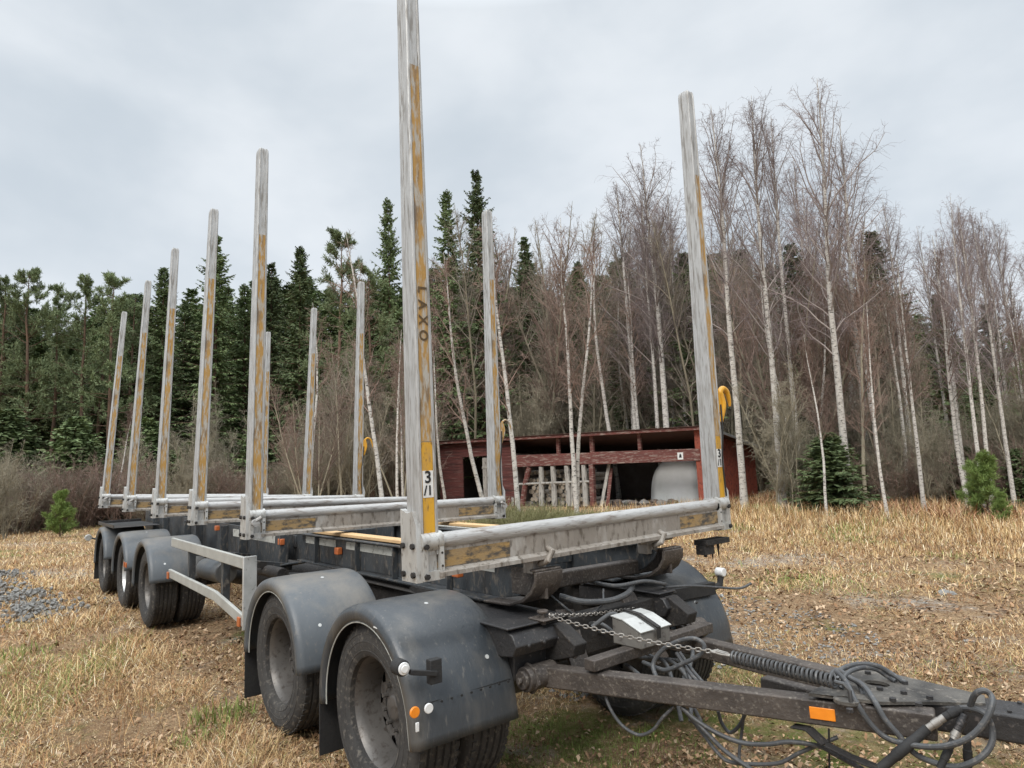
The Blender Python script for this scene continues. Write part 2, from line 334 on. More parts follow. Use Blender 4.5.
# ---- underbody: tanks, tubes, beams
g = MB()
g.cyl((-4.9, -.62, .62), (-2.9, -.58, .72), .085, 16); part(g, 'air_tank', DARK, .01)
g = MB()
g.cyl((-5.0, .45, .62), (-3.2, .45, .66), .14, 20); g.cyl((-4.9, -.05, .60), (-3.1, -.05, .64), .12, 20); part(g, 'air_tank', DARK, .01)
g = MB()
for s in (-1, 1):
    g.box(-9.9, -5.6, .45*s-.05, .45*s+.05, .55, .80)
    for a in AX[2:]:
        g.prism([(a-.5, .62), (a-.1, .50), (a+.1, .50), (a+.45, .74), (a+.45, .80), (a-.5, .72)], 'y', .52*s-.04, .52*s+.04); g.cyl((a-.3, .52*s, .5), (a-.3, .52*s, .72), .11, 14)
g.box(-5.6, -5.1, -.5, .5, .5, .74)
part(g, 'rear_suspension', DARK, .006)
for a in AX: part(MB().cyl((a, -.68, ZW), (a, .68, ZW), .065, 14), 'axle', DARK)
# ---- dolly
g = MB()
for s in (-1, 1):
    y = .46*s
    g.prism([(-2.3, .60), (-1.4, .60), (-1.1, .54), (-.9, .54), (-.3, .60), (.10, .64), (.30, .70), (.32, .76), (.18, .84), (-2.3, .84)], 'y', y-.045, y+.045)
    g.box(-2.3, .15, y-.085, y+.085, .84, .853)
    for a in AX[:2]: g.prism([(a-.45, .52), (a, .44), (a+.45, .52), (a+.45, .57), (a, .51), (a-.45, .57)], 'y', .56*s-.045, .56*s+.045)
    g.box(-1.2, -.95, .56*s-.06, .56*s+.06, .4, .62)
for xx in (-2.2, -1.5, -.7, .05): g.box(xx-.05, xx+.05, -.42, .42, .62, .83)
part(g, 'dolly_frame', DARK, .006)
g = MB().lathe([(.55, -.02), (.55, .02), (.42, .02), (.42, -.02)], 48, close=True)
o = g.build('turntable_ring', DARK, T, M=Matrix.Translation(Vector((-1.08, 0, .868))+OFF) @ Matrix.Rotation(R(90), 4, 'X'))
# nose brackets and hinges
for s in (-1, 1):
    g = MB(); y = .50*s
    lo, hi = (-.78, -.40) if s < 0 else (.38, .50)
    g.prism([(-.55, .84), (.10, .855), (.17, .83), (.20, .78), (.17, .73), (.08, .715), (-.55, .73)], 'y', lo, hi)
    g.box(-.5, .16, lo-.02, hi+.02, .855, .868); g.prism([(-.10, .72), (.10, .72), (.10, .60), (.02, .50), (-.10, .50)], 'y', lo+.06, hi-.04)
    for k in range(3): g.bolt((.195, lo+.08+.1*k, .775), (1, 0, 0), .012, .012)
    part(g, 'nose_bracket', TOP, .008)
    g = MB(); yo = -.67 if s < 0 else .60
    g.cyl((.15, yo-.03, .605), (.15, yo+.16, .605), .060, 24); g.cyl((.15, yo-.05, .605), (.15, yo-.03, .605), .044, 24); g.cyl((.15, yo-.07, .605), (.15, yo-.05, .605), .018, 6); g.cyl((.15, yo-.0, .605), (.15, yo+.02, .605), .075, 6)
    part(g, 'hinge_bushing', RUST, .004)
    g = MB().bar((.03, -.28*s-.02, .86), (.24, -.36*s, .50), .02, .13, (0, 1, 0)) if s > 0 else MB().bar((.03, .22, .86), (.2, .3, .5), .02, .12, (0, 1, 0))
    g.cyl((.14, -.36*s if s > 0 else .2, .66), (.17, -.36*s if s > 0 else .2, .66), .02, 10)
    part(g, 'perforated_bracket', RUST, .003)
# ---- drawbar
def at_z(px, py, z): d = ray(px, py); return CAM+d*((z-CAM.z)/d.z)
A0, A1 = Vector((.13, -.57, .60)), Vector((1.75, -.03, .635))
g = MB(); g.bar(A0, A1, .085, .098); drawbar_mb = g
g.bar((.16, .41, .60), (1.75, .165, .635), .085, .098)
part(MB().bar((1.42, .05, .632), (2.9, .35, .67), .17, .10), 'tongue', TOP, .01)
q0, q1 = at_z(764, 684, .655), at_z(850, 706, .655); g.bar(q0, q1+(q1-q0)*.2, .06, .07)
drawbar = part(g, 'drawbar', RUST, .008, label='brown grey A-shaped drawbar')
def plate_mesh():
    poly = [(1.36, -.215), (1.34, .275), (1.55, .25), (1.84, .215), (1.87, .12), (1.72, .0), (1.60, -.12)]
    bm = bmesh.new(); vs = [bm.verts.new((x, y, 0)) for x, y in poly]; fc = bm.faces.new(vs); es = list(bm.edges)
    for px, py in ((846, 700), (877, 684)):
        c = at_z(px, py, .70); ov = [bm.verts.new((c.x+.048*math.cos(k*math.pi/10), c.y+.036*math.sin(k*math.pi/10), 0)) for k in range(20)]
        es += [bm.edges.new((ov[k], ov[(k+1) % 20])) for k in range(20)]
    bm.faces.remove(fc); bmesh.ops.triangle_fill(bm, edges=es, use_beauty=True)
    me = bpy.data.meshes.new('top_plate')
    ge = bmesh.ops.extrude_face_region(bm, geom=list(bm.faces)); vv = [q for q in ge['geom'] if isinstance(q, bmesh.types.BMVert)]
    for q in vv: q.co.z += .012
    bmesh.ops.recalc_face_normals(bm, faces=bm.faces); bm.to_mesh(me); bm.free(); me.materials.append(mat('greasy_dusty_plate', (.05, .047, .044), (.13, .12, .105), 7, .42, .1, (.19, .17, .145), 40, .62, .3, 60, c4=(.025, .024, .023), s4=5, t4=.56)); return me
o = bpy.data.objects.new('top_plate', plate_mesh()); COL.objects.link(o); o.parent = drawbar; o.location = (0, 0, .690)
for px, py in ((880, 690), (904, 694), (893, 701), (930, 699), (919, 706), (868, 674), (905, 684), (850, 712)): MB().bolt(at_z(px, py, .702), (0, 0, 1), .013, .012).build('bolt', TOP, drawbar)
for k in range(10):
    for w_ in (.06, -.06): MB().bolt((1.95+.08*k, .158+.0162*k+w_, .6965+.002*k), (0, 0, 1), .008, .006).build('bolt', TOP, drawbar)
dA = (A1-A0).normalized(); nA = Vector((dA.y, -dA.x, 0)).normalized(); c_r = A0+(A1-A0)*((1.385-.13)/1.62)+nA*.0455
g = MB().bar(c_r-dA*.047, c_r+dA*.047, .005, .046); g.build('reflector', AMBER, drawbar, bevel=.002)
g = MB(); g.bar((.44, -.53, .695), (.41, .47, .695), .07, .055)
cross = part(g, 'cross_beam', RUST, .006)
# tool box on the cross beam
BXX = (.33, .52, -.24, -.01)
g = MB(); bx0, bx1, by0, by1 = BXX
g.prism([(bx0, .723), (bx1, .723), (bx1, .80), (bx1-.12, .845), (bx0, .855)], 'y', by0, by1)
tool = part(g, 'tool_box', BOXG, .006)
for y0, y1 in ((by0-.005, by0+.10), (by0+.14, by1+.005)):
    MB().prism([(bx1-.115, .848), (bx1+.006, .802), (bx1+.008, .808), (bx1-.112, .854)], 'y', y0, y1).prism([(bx0-.004, .858), (bx1-.12, .848), (bx1-.112, .854), (bx0-.004, .864)], 'y', y0, y1).build('lid', GALV, tool, bevel=.001)
MB().prism([(bx0-.02, .868), (bx1-.11, .858), (bx1+.014, .812), (bx1+.014, .76), (bx1+.019, .76), (bx1+.021, .818), (bx1-.105, .866), (bx0-.02, .876)], 'y', by0+.107, by0+.133).build('strap', DARK, tool)
# spring
g = MB(); a0, a1 = at_z(733, 657, .775), at_z(836, 682, .765); d = (a1-a0).normalized(); u = d.orthogonal().normalized(); v = d.cross(u); turns = 24; pts = []
for k in range(turns*14+1):
    a = 2*math.pi*k/14; pts.append(a0+(a1-a0)*(k/(turns*14))+(u*math.cos(a)+v*math.sin(a))*.0225)
g.tube(pts, .0062, 6); g.tube([a1+d*-.005, a1+d*.03, a1+d*.05+Vector((0, 0, -.02)), a1+d*.05+Vector((0, 0, -.07))], .008, 8)
part(g, 'coil_spring', mat('dull_spring_steel', (.11, .11, .11), (.07, .07, .07), 12, .45, .5), 0)
def chain(p0, p1, sag, nm, link_l=.036):
    p0, p1 = Vector(p0), Vector(p1); n = int((p1-p0).length/(link_l*.78)); g = MB()
    for k in range(n):
        t0 = (k+.5)/n; p = p0.lerp(p1, t0)-Vector((0, 0, sag*4*t0*(1-t0)))
        dd = ((p1-p0)/n-Vector((0, 0, sag*4*(1-2*t0)/n))).normalized(); s1 = dd.cross(Vector((0, 0, 1))).normalized(); s2 = s1.cross(dd)
        e = (s1 if k % 2 else s2)*.8+(s2 if k % 2 else s1)*.25*(1 if k % 2 else -1); e.normalize(); L = link_l/2
        loop = [p+dd*(L-.009)*sx_*1+0*e if False else p+dd*(math.copysign(L-.01, math.cos(a))+.01*math.cos(a))+e*(.0085*math.sin(a)) for a, sx_ in [(2*math.pi*(q+.5)/10, 1) for q in range(10)]]
        g.tube(loop, .0026, 5, closed=True)
    return part(g, nm, CHAIN, 0)
chain((.17, -.53, .885), tuple(at_z(716, 652, .775)), .018, 'chain', .029)
chain((.17, -.53, .892), (.06, .50, .80), .03, 'chain', .029)
SA, SB = at_z(714, 651, .775), at_z(735, 657, .775); sdv = (SB-SA).normalized(); sn_ = Vector((-sdv.y, sdv.x, 0)).normalized()
g = MB().tube([SA, SA.lerp(SB, .5), SB], .006, 8).cyl(SA-sn_*.025, SA+sn_*.025, .006, 8); g.tube([SA-sn_*.02, SA.lerp(SB, .5)-sn_*.02, SA.lerp(SB, .85), SA.lerp(SB, .5)+sn_*.02, SA+sn_*.02], .005, 6)
part(g, 'shackle', CHAIN, 0)
g = MB().cyl((.14, -.55, .84), (.14, -.55, .90), .016, 12).box(.08, .20, -.60, -.50, .868, .878).cyl((.14, -.55, .90), (.14, -.55, .915), .03, 12)
part(g, 'chain_anchor', RUST, .004)
# hoses: real tubes sagging in space
def smooth(pts, n=12):
    P = [Vector(p) for p in pts]; P = [P[0]*2-P[1]]+P+[P[-1]*2-P[-2]]; out = []
    for i in range(1, len(P)-2):
        for k in range(n):
            t_ = k/n; a, b_, c_2, d_ = P[i-1:i+3]
            out.append(.5*((2*b_)+(c_2-a)*t_+(2*a-5*b_+4*c_2-d_)*t_**2+(3*b_-a-3*c_2+d_)*t_**3))
    out.append(P[-2]); return out
def hose(pts, r=.012, nm='hose', m_=None): return part(MB().tube(smooth(pts), r, 10), nm, m_ or HOSE, 0)
def hp(l, y): return [tuple(plane(px, py, 1, y+dy)) for px, py, dy in l]   # vertical plane y = const
def hb(pts, off=.03, sc=4.197, ox=780, oy=650):      # points on the upright plane alongside the near beam, off metres outside its face
    P0 = A0+nA*(.0425+off); out = []
    for q in pts:
        d = ray(ox+q[0]/sc, oy+q[1]/sc); e = q[2] if len(q) > 2 else 0; out.append(CAM+d*(((P0+nA*e)-CAM).dot(nA)/d.dot(nA)))
    return out
C2 = dict(sc=4.267, ox=580, oy=620)
hose(hb([(235, 90, -.16), (275, 130, -.08), (320, 220, 0), (380, 310), (450, 370), (560, 400, .03), (680, 405, .06), (790, 370, .06), (860, 300, .05), (890, 230, .03), (885, 190), (855, 170), (820, 185), (800, 230, -.02), (790, 255, -.03)]), .0105)
hose(hb([(290, 115, -.14), (350, 150, -.1), (400, 220, -.02), (440, 290), (500, 360), (560, 430), (640, 470, .03), (740, 490, .04), (830, 460, .04), (885, 400, .02), (890, 330), (860, 270), (800, 245, -.02), (750, 245, -.03)]), .0105)
hose(hb([(235, 150, -.12), (240, 95, -.16), (310, 62, -.25), (400, 65, -.30), (460, 95, -.32), (525, 138, -.30)]), .0105)
hose(hb([(255, 160, -.12), (280, 100, -.16), (340, 75, -.25), (400, 80, -.30), (450, 110, -.32), (485, 132, -.30)]), .0095)
hose(hb([(225, 140, -.14), (215, 105, -.15), (245, 85, -.17), (285, 110, -.16), (330, 140, -.14), (350, 190, -.10)]), .010)
hose(hb([(430, 370), (500, 430), (600, 490), (700, 525), (800, 530), (900, 520), (1024, 540), (1100, 580), (1230, 650), (1300, 690)], -.02, **C2), .0095)
hose(hb([(440, 375, -.02), (530, 470), (620, 560), (720, 630), (800, 690)], -.02, **C2), .0095)
hose(hb([(445, 385, -.04), (520, 480, -.02), (590, 570), (640, 605), (740, 615), (850, 610), (930, 570), (1024, 530), (1100, 500, -.02)], -.04, **C2), .008)
hose(hb([(590, 390, -.1), (605, 440, -.1), (640, 480, -.1), (680, 450, -.1), (705, 400, -.1)], -.05, **C2), .008)
hose(hb([(700, 395, -.1), (690, 480, -.1), (680, 560, -.08), (680, 600, -.06)], -.05, **C2), .007)
hose(hb([(100, 300, -.02), (130, 380), (180, 450), (250, 490), (310, 470), (350, 420), (400, 370, -.02)], -.02, **C2), .0075)
hose(hb([(195, 190, -.25), (230, 215, -.2), (270, 250, -.12)], -.02, **C2), .010)
# ring of hose in front of the box
hose(hb([(330, 258, -.10), (312, 190, -.14), (350, 130, -.16), (420, 90, -.18), (490, 80, -.18), (530, 110, -.18), (510, 150, -.17), (430, 190, -.16), (370, 213, -.16), (330, 205, -.18), (270, 180, -.24)], 0, **C2), .0105)
hose(hb([(410, 140, -.20), (450, 200, -.18), (490, 250, -.14), (530, 290, -.10)], 0, **C2), .009)
hose(hb([(425, 138, -.22), (465, 195, -.2), (510, 250, -.16), (550, 290, -.12)], 0, **C2), .008)
for k, (yy, zz) in enumerate([(.02, .72), (-.05, .74), (.1, .70), (.2, .75)]):
    hose([(-.1, yy-.2, zz-.05), (.15, yy-.1, zz+.04*(k % 2)), (.3, yy, zz-.12), (.45, yy+.05, zz-.13), (.6, yy-.06*k, zz-.2), (.68, yy-.12, zz-.33)], .011)
hose([(.0, -.30, .93), (.10, -.22, .90), (.14, -.05, .885), (.12, .12, .895), (.05, .25, .91)], .017, 'corrugated_hose')
hose([(-.2, .05, .96), (.02, .12, .93), (.1, .3, .94), (.1, .48, .90), (.0, .6, .88)], .012)
hose([(-.25, -.2, .93), (.02, -.32, .90), (.07, -.22, .82), (.12, -.1, .86), (.05, .0, .93)], .006)
hose([(.0, .5, .86), (.12, .7, .86), (.15, .95, .82), (.22, 1.1, .80), (.25, 1.2, .82)], .008)
hose([(.24, -.30, .80), (.30, -.20, .86), (.36, -.17, .80), (.36, -.16, .74)], .012)
# couplings
for nm, m_, r_, a, b_, e0, e1 in (('hose_sleeve', RUB, .017, (420, 498), (620, 330), .05, .0), ('hose_coupling', CHAIN, .013, (622, 328), (690, 282), .0, -.01), ('hose_sleeve', RUB, .014, (690, 282), (762, 246), -.01, -.02),
        ('hose_sleeve', RUB, .012, (670, 498), (730, 372), .05, .02), ('hose_coupling', CHAIN, .014, (728, 374), (745, 340), .02, .01), ('hose_sleeve', TOP, .013, (745, 340), (775, 270), .01, -.01), ('hose_sleeve', RUB, .013, (785, 380), (790, 500), -.03, -.03)):
    p0, p1 = hb([(*a, e0), (*b_, e1)]); part(MB().tube([p0, p0.lerp(p1, .3), p0.lerp(p1, .32), p0.lerp(p1, .68), p0.lerp(p1, .7), p1], [r_, r_, r_*1.15, r_*1.15, r_, r_], 12), nm, m_, 0)
P_ = hb([(55, 318, -.05), (120, 330, -.03), (190, 395, 0), (300, 450, 0), (440, 505, 0)]); g = MB()
for k in range(4): g.bar(P_[k], P_[k+1], .05, .008, (0, 0, 1))
part(g, 'support_strap', DARK, .002)
P_ = hb([(205, 330, -.05), (208, 520, -.05)]); part(MB().cyl(P_[0], P_[1], .004, 8), 'thin_rod', BLACK, 0)

# ---- wheels
def tyre_prof():
    o_ = [(.272, -.118), (.285, -.128), (.30, -.132), (.301, -.1345), (.306, -.1345), (.307, -.133), (.32, -.137), (.345, -.139), (.346, -.1405), (.352, -.1405), (.353, -.139), (.36, -.139), (.385, -.1375), (.386, -.1392), (.392, -.1385), (.393, -.136), (.40, -.134), (.423, -.124), (.437, -.112), (.4425, -.100)]
    tread = []
    for yg in (-.062, -.021, .021, .062): tread += [(.445, yg-.009), (.434, yg-.005), (.434, yg+.005), (.445, yg+.009)]
    return o_+tread+[(r, -y) for r, y in reversed(o_)]+[(.262, .05), (.262, -.05)]
g = MB().lathe(tyre_prof(), 72, close=True)
for k in range(60):      # shoulder blocks
    a = 2*math.pi*k/60
    for s in (-1, 1):
        Mx = Matrix.Rotation(-a, 4, 'Y'); g.box(.434, .4465, s*.098-.012, s*.098+.012, -.014, .014, Mx)
TY = g.mesh('tyre', TYRE, 30)
def rim_mesh():
    g = MB().lathe([(.272, -.112), (.281, -.122), (.284, -.118), (.276, -.100), (.262, -.085), (.250, -.05), (.244, .02), (.240, .055)], 64)
    # disc with round hand holes, deep inside the barrel
    nA, rs = 200, np.linspace(.135, .240, 16)
    vs = [(r*math.cos(2*math.pi*k/nA), .055-.030*math.sin(min(1, (.240-r)/.06)*math.pi/2), r*math.sin(2*math.pi*k/nA)) for r in rs for k in range(nA)]
    fs = []
    for i in range(len(rs)-1):
        for k in range(nA):
            a = 2*math.pi*(k+.5)/nA; r = (rs[i]+rs[i+1])/2; kk = round(a/(2*math.pi/10)); da = a-kk*2*math.pi/10
            if math.hypot((r-.192), r*da) < .026: continue
            fs.append((i*nA+k, i*nA+(k+1) % nA, (i+1)*nA+(k+1) % nA, (i+1)*nA+k))
    g.add(vs, fs)
    return g
RM = rim_mesh().mesh('rim', RIMG, 35)
g = MB().lathe([(.0, -.012), (.05, -.012), (.06, -.008), (.066, .0), (.07, .010), (.085, .018), (.137, .028), (.137, .12), (.0, .12)], 32)
for k in range(10):
    a = 2*math.pi*(k+.5)/10; g.cyl((.112*math.cos(a), .025, .112*math.sin(a)), (.112*math.cos(a), -.008, .112*math.sin(a)), .011, 6)
g.lathe([(.16, .09), (.215, .09), (.215, .2), (.16, .2)], 32, close=True)
HB = g.mesh('wheel', RIMG, 35)
wk = 0
for ai, a in enumerate(AX):
    for s in (-1, 1):
        for inner in (0, 1):
            wh = link('wheel', HB, T, Vector((a, s*(1.12-.30*inner)-(.17 if ai == 0 and s > 0 else 0), ZW))+OFF, (0, 0, 0 if (s < 0) != bool(inner) else math.pi))
            rot = rng.uniform(0, 6)
            ty = link('tyre', TY, wh, (0, 0, 0), (0, rot, 0)); rm = link('rim', RM, wh, (0, 0, 0), (0, rot, 0))
            if ai == 3 and s < 0 and not inner:
                for q in (rm, wh): q.material_slots[0].link = 'OBJECT'; q.material_slots[0].material = RIMS
                wh['label'] = 'wheel with a bright silver rim'
# ---- mudguards
def fender(name, a, s, th0, th1, r=.535, mats=FEND, trim=True, skirt=0, yo=1.305, yi=.715, flap=None, label=None):
    cs = [(yo-.015, r-.085), (yo, r-.06), (yo+.004, r-.03), (yo-.01, r-.008), (yo-.04, r), (yo-.2, r+.004), (yi+.04, r), (yi+.012, r-.01), (yi, r-.05)]
    n = 34; vs = []; path = []
    for k in range(n+1):
        th = th0+(th1-th0)*k/n
        for y, rr in cs: vs.append((rr*math.cos(th), s*y, rr*math.sin(th)))
        path.append((( r-.085)*math.cos(th), s*(yo-.012), (r-.085)*math.sin(th)))
    rows = n+1
    if skirt:   # straight lower panel at the front
        e = []
        for zz in (.33, .66, 1.0):
            for y, rr in cs: e.append((rr*math.cos(th0)+.02*zz, s*(y-(.0 if zz < 1 else .0)), rr*math.sin(th0)-skirt*zz))
        vs = e[::-1][0:0]+vs
        base = len(vs); vs += e
    m_ = len(cs); fs = [(i*m_+j, i*m_+j+1, (i+1)*m_+j+1, (i+1)*m_+j) for i in range(n) for j in range(m_-1)]
    if skirt:
        prev = 0
        for q in range(3):
            cur = base+q*m_; fs += [(prev+j, prev+j+1, cur+j+1, cur+j) for j in range(m_-1)]; prev = cur
        path = [(path[0][0]+.02, path[0][1], path[0][2]-skirt), path[0]]+path[1:]
    g = MB().add(vs, fs); o = g.build(name, mats, T, solid=.006, loc=Vector((a, 0, ZW))+OFF, ang=50, label=label)
    if trim: MB().tube(path, .0038, 6).build('edge_trim', TAPE, o)
    for px_, py_ in ((.55, 1.15), (.55, .85), (1.3, 1.0), (2.2, 1.1)):
        th = px_; MB().cyl(((r-.01)*math.cos(th), s*py_, (r-.01)*math.sin(th)), ((r+.007)*math.cos(th), s*py_, (r+.007)*math.sin(th)), .011, 12).build('bolt_head', GALV, o)
    if flap is not None:
        fx, z0, z1 = flap; MB().box(fx-.005, fx+.005, min(s*yi, s*(yo-.01)), max(s*yi, s*(yo-.01)), z0-ZW, z1-ZW).build('mud_flap', RUB, o, bevel=.003)
    return o
F1 = fender('mudguard', AX[0], -1, R(12), R(186), mats=FENL, skirt=.125, flap=(-.545, .10, .42), label='dark mudguard with reflectors and a lamp arm')
F1b = fender('mudguard', AX[0], 1, R(12), R(186), mats=FENL, skirt=.125, yo=1.13, yi=.53, trim=False, flap=(-.545, .10, .42))
for s in (-1, 1):
    fender('mudguard', AX[1], s, R(3), R(182), flap=(-.54, .10, .44), trim=s < 0)
    MBf = None
    for a in AX[2:]: fender('mudguard', a, s, R(10), R(184), r=.555, trim=False, flap=((-.56, .15, .44) if a == AX[4] else None))
# black skirts below the guards, between the wheels
def onf(px, py, x=.135):
    p = plane(px, py, 0, x); return p-Vector((AX[0], 0, ZW))
for (px, py), m_, nm, r_ in (((414, 712), AMBER, 'round_reflector', .024), ((428, 708), WREF, 'round_reflector', .022)):
    p = onf(px, py); MB().cyl(p, p+Vector((.012, 0, 0)), r_, 20).build(nm, m_, F1, bevel=.003)
p = onf(417, 727); MB().box(p.x, p.x+.006, p.y-.009, p.y+.009, p.z-.02, p.z+.02).build('small_tag', WREF, F1, bevel=.003)
g = MB(); p = onf(433, 672, .13); q = onf(410, 677, .16)
g.box(p.x-.01, p.x+.03, p.y-.03, p.y+.03, p.z-.045, p.z+.06); g.bar(p+Vector((.03, 0, .0)), q+Vector((.0, 0, .02)), .022, .022)
arm = g.build('lamp_arm', RUB, F1, bevel=.003)
q = onf(402, 668, .15); MB().cyl(q+Vector((-.05, .0, 0)), q+Vector((.012, 0, 0)), .035, 20).build('lamp_housing', RUB, F1, bevel=.006)
MB().cyl(q+Vector((.012, 0, 0)), q+Vector((.022, 0, 0)), .027, 20).cyl(q+Vector((.022, 0, 0)), q+Vector((.028, 0, 0)), .018, 20).build('lamp_lens', WREF, F1, bevel=.003)
# seam where the rubber lower panel starts
g = MB().tube([(.535*math.cos(R(18))+.002, y, .535*math.sin(R(18))) for y in np.linspace(-1.24, -.75, 9)], .004, 5)
for k in range(9): g.cyl((.53, -1.22+.055*k, .165), (.537, -1.22+.055*k, .165), .006, 6)
g.build('panel_seam', BLACK, F1)
o = MB().box(.16, .20, -1.311, -1.309, .455, .462).build('white_label', WHITE, F1)
# far side lamp arm
g = MB().bar((.02, .62, .80), (.04, 1.06, .79), .06, .08).tube([(.04, 1.04, .79), (.06, 1.12, .80), (.06, 1.14, .86), (.05, 1.14, .88)], .022, 10); part(g, 'lamp_arm', RUB, .004, label='far side lamp arm')
g = MB().cyl((.03, 1.14, .885), (.09, 1.14, .885), .030, 18); part(g, 'marker_lamp', WREF, .006)
p = plane(719, 615, 0, .02); part(MB().cyl(p, p+Vector((.012, 0, 0)), .026, 18), 'round_reflector', WREF)
# rear lamp and tray
part(MB().tube([(-9.7, -1.2, .78), (-9.95, -1.33, .80), (-10.0, -1.38, .82)], .015, 8), 'lamp_arm', RUB)
part(MB().cyl((-10.02, -1.40, .82), (-9.95, -1.40, .82), .05, 16), 'marker_lamp', GALV, .006)
part(MB().box(-10.15, -8.6, -1.25, -.62, 1.01, 1.02).box(-10.15, -8.6, -1.25, -1.24, 1.02, 1.06).box(-10.15, -10.14, -1.25, -.62, 1.02, 1.06), 'tray', TOP)
for a in (-7.0, -7.12): part(MB().box(a-.02, a+.02, -1.33, -1.315, .60, .66), 'side_reflector', AMBD)
# ---- side underrun guard
for s in (-1, 1):
    g = MB(); y = s*1.2
    g.bar((-5.05, y, 1.02), (-2.62, y, 1.0), .03, .09)
    g.bar((-5.15, y, .69), (-3.4, y, .66), .03, .085); g.bar((-3.4, y, .66), (-2.62, y, .565), .03, .085)
    guard = part(g, 'side_guard', GUARD, .006, label='pale side rail' if s < 0 else None)
    e = MB().box(-2.62, -2.59, min(y-s*.085, y+s*.018), max(y-s*.085, y+s*.018), .50, 1.05)
    e.build('end_plate', GALV, guard, bevel=.004)
    for xx in (-4.45, -3.3):
        g = MB(); g.box(xx-.03, xx+.03, min(y-s*.02, y-s*.08), max(y-s*.02, y-s*.08), .62, .98); g.bar((xx, y-s*.05, .95), (xx, s*.58, .84), .05, .06); g.build('guard_bracket', FRAME, guard, bevel=.003)
    for xx, zz in ((-5.13, .67), (-2.68, .555)): MB().box(xx-.03, xx+.03, min(y+s*.016, y+s*.03), max(y+s*.016, y+s*.03), zz-.035, zz+.035).build('side_reflector', AMBD, guard, bevel=.003)
part(MB().cyl((-2.9, -.8, .84), (-5.1, -.8, .80), .05, 12), 'pipe', DARK)
part(MB().cyl((-5.1, -.85, .70), (-4.35, -.85, .72), .11, 20), 'air_tank', FEND, .01)
part(MB().tube(smooth([(-3.9, -.66, .80), (-3.4, -.7, .79), (-2.9, -.66, .82), (-2.3, -.5, .86)]), .015, 8), 'air_line', RUB)

# ---- bunks and stakes
def beam_mesh():
    L = 1.135
    g = MB(); g.cur = 0
    g.tube([(0.02, y, -.04) for y in np.linspace(-L, L, 14)], .04, 18)                    # round top rail
    g.cur = 1
    g.box(-.030, .045, -L, L, -.165, -.065)                                           # web
    g.prism([(-.07, -.20), (.075, -.20), (.075, -.180), (.045, -.165), (-.04, -.165), (-.07, -.18)], 'y', -L, L)   # bottom flange
    g.cur = 2
    for s in (-1, 1): g.box(.0455, .0475, min(s*L, s*.70), max(s*L, s*.70), -.160, -.085)
    return g.mesh('bunk_beam', [BARE, ALUD, BEAMY], 35)
BM = beam_mesh()
def casting_mesh():      # s = near side (-y); local origin at rail end, outward is -y
    g = MB()
    g.prism([(-.085, -.215), (.055, -.215), (.055, .05), (.02, .11), (-.02, .10), (-.085, .12)], 'y', -.075, -.045)   # outer cheek
    g.box(-.06, .045, -.045, .065, -.215, .0)
    g.tube([(.03, -.05, -.035), (.03, .067, -.035)], .048, 18)
    g.box(.045, .070, -.045, -.022, -.21, -.05); g.box(.045, .070, .045, .067, -.21, -.03); g.box(.045, .066, -.022, .045, -.212, -.17)
    g.cur = 1
    for x, y, z in ((.07, -.033, -.055), (.07, -.033, -.19)): g.bolt((x, y, z), (1, 0, 0), .014, .014)
    for x, y, z in ((.03, -.075, -.05), (.03, -.075, -.18), (-.06, -.075, -.05), (-.06, -.075, -.18)): g.bolt((x, y, z), (0, -1, 0), .014, .014)
    for z in (-.09, -.15): g.cyl((.0665, .056, z), (.0715, .056, z), .006, 8)
    return g.mesh('stake_socket', [ALUC, DARK], 35)
CM = casting_mesh()
KN = MB().tube([(.09, -.02, -.09), (.12, -.02, -.09)], .028, 14).tube([(.07, -.02, -.09), (.11, -.02, -.075), (.12, .02, -.05)], .014, 8).mesh('latch_knob', BARE)
def stake_mesh():
    g = MB(); H = 3.0
    base = [(-.062, -.052), (-.028, -.052), (-.026, -.047), (-.018, -.047), (-.016, -.052), (.050, -.052), (.056, -.046), (.058, -.036), (.050, -.032), (.050, .032), (.058, .036), (.056, .046), (.050, .052), (-.016, .052), (-.018, .047), (-.026, .047), (-.028, .052), (-.062, .052)]
    zs = [(-.06, 1), (.4, .97), (1, .92), (1.8, .84), (2.5, .77), (2.96, .735), (2.985, .70), (3.0, .6)]
    vs = [(x*k-(.058*(1-k))*.0, y*k, z) for z, k in zs for x, y in base]; n = len(base)
    fs = [(i*n+j, i*n+(j+1) % n, (i+1)*n+(j+1) % n, (i+1)*n+j) for i in range(len(zs)-1) for j in range(n)]
    fs += [tuple(range(n))[::-1], tuple((len(zs)-1)*n+j for j in range(n))]
    return g.add(vs, fs).mesh('stake', ALU, 30)
SM = stake_mesh()
def strip_mesh(z0, z1, mt):
    g = MB(); K = lambda z: 1-.105*z+.005*z*z
    n = 14; vs = []
    for i in range(n+1):
        z = z0+(z1-z0)*i/n; k = np.interp(z, [-.06, .4, 1, 1.8, 2.5, 2.96], [1, .97, .92, .84, .77, .735])
        for x, y in ((.051, -.0315), (.0535, -.0315), (.0535, .0315), (.051, .0315)): vs.append((x*k, y*k, z))
    fs = [(i*4+j, i*4+(j+1) % 4, (i+1)*4+(j+1) % 4, (i+1)*4+j) for i in range(n) for j in range(4)]+[(3, 2, 1, 0), (n*4, n*4+1, n*4+2, n*4+3)]
    return g.add(vs, fs).mesh('marking_strip', mt)
STM = strip_mesh(.0, 2.25, STRIP); STL = strip_mesh(.0, .46, STRIPN); STU = strip_mesh(.463, 2.35, STRIP)
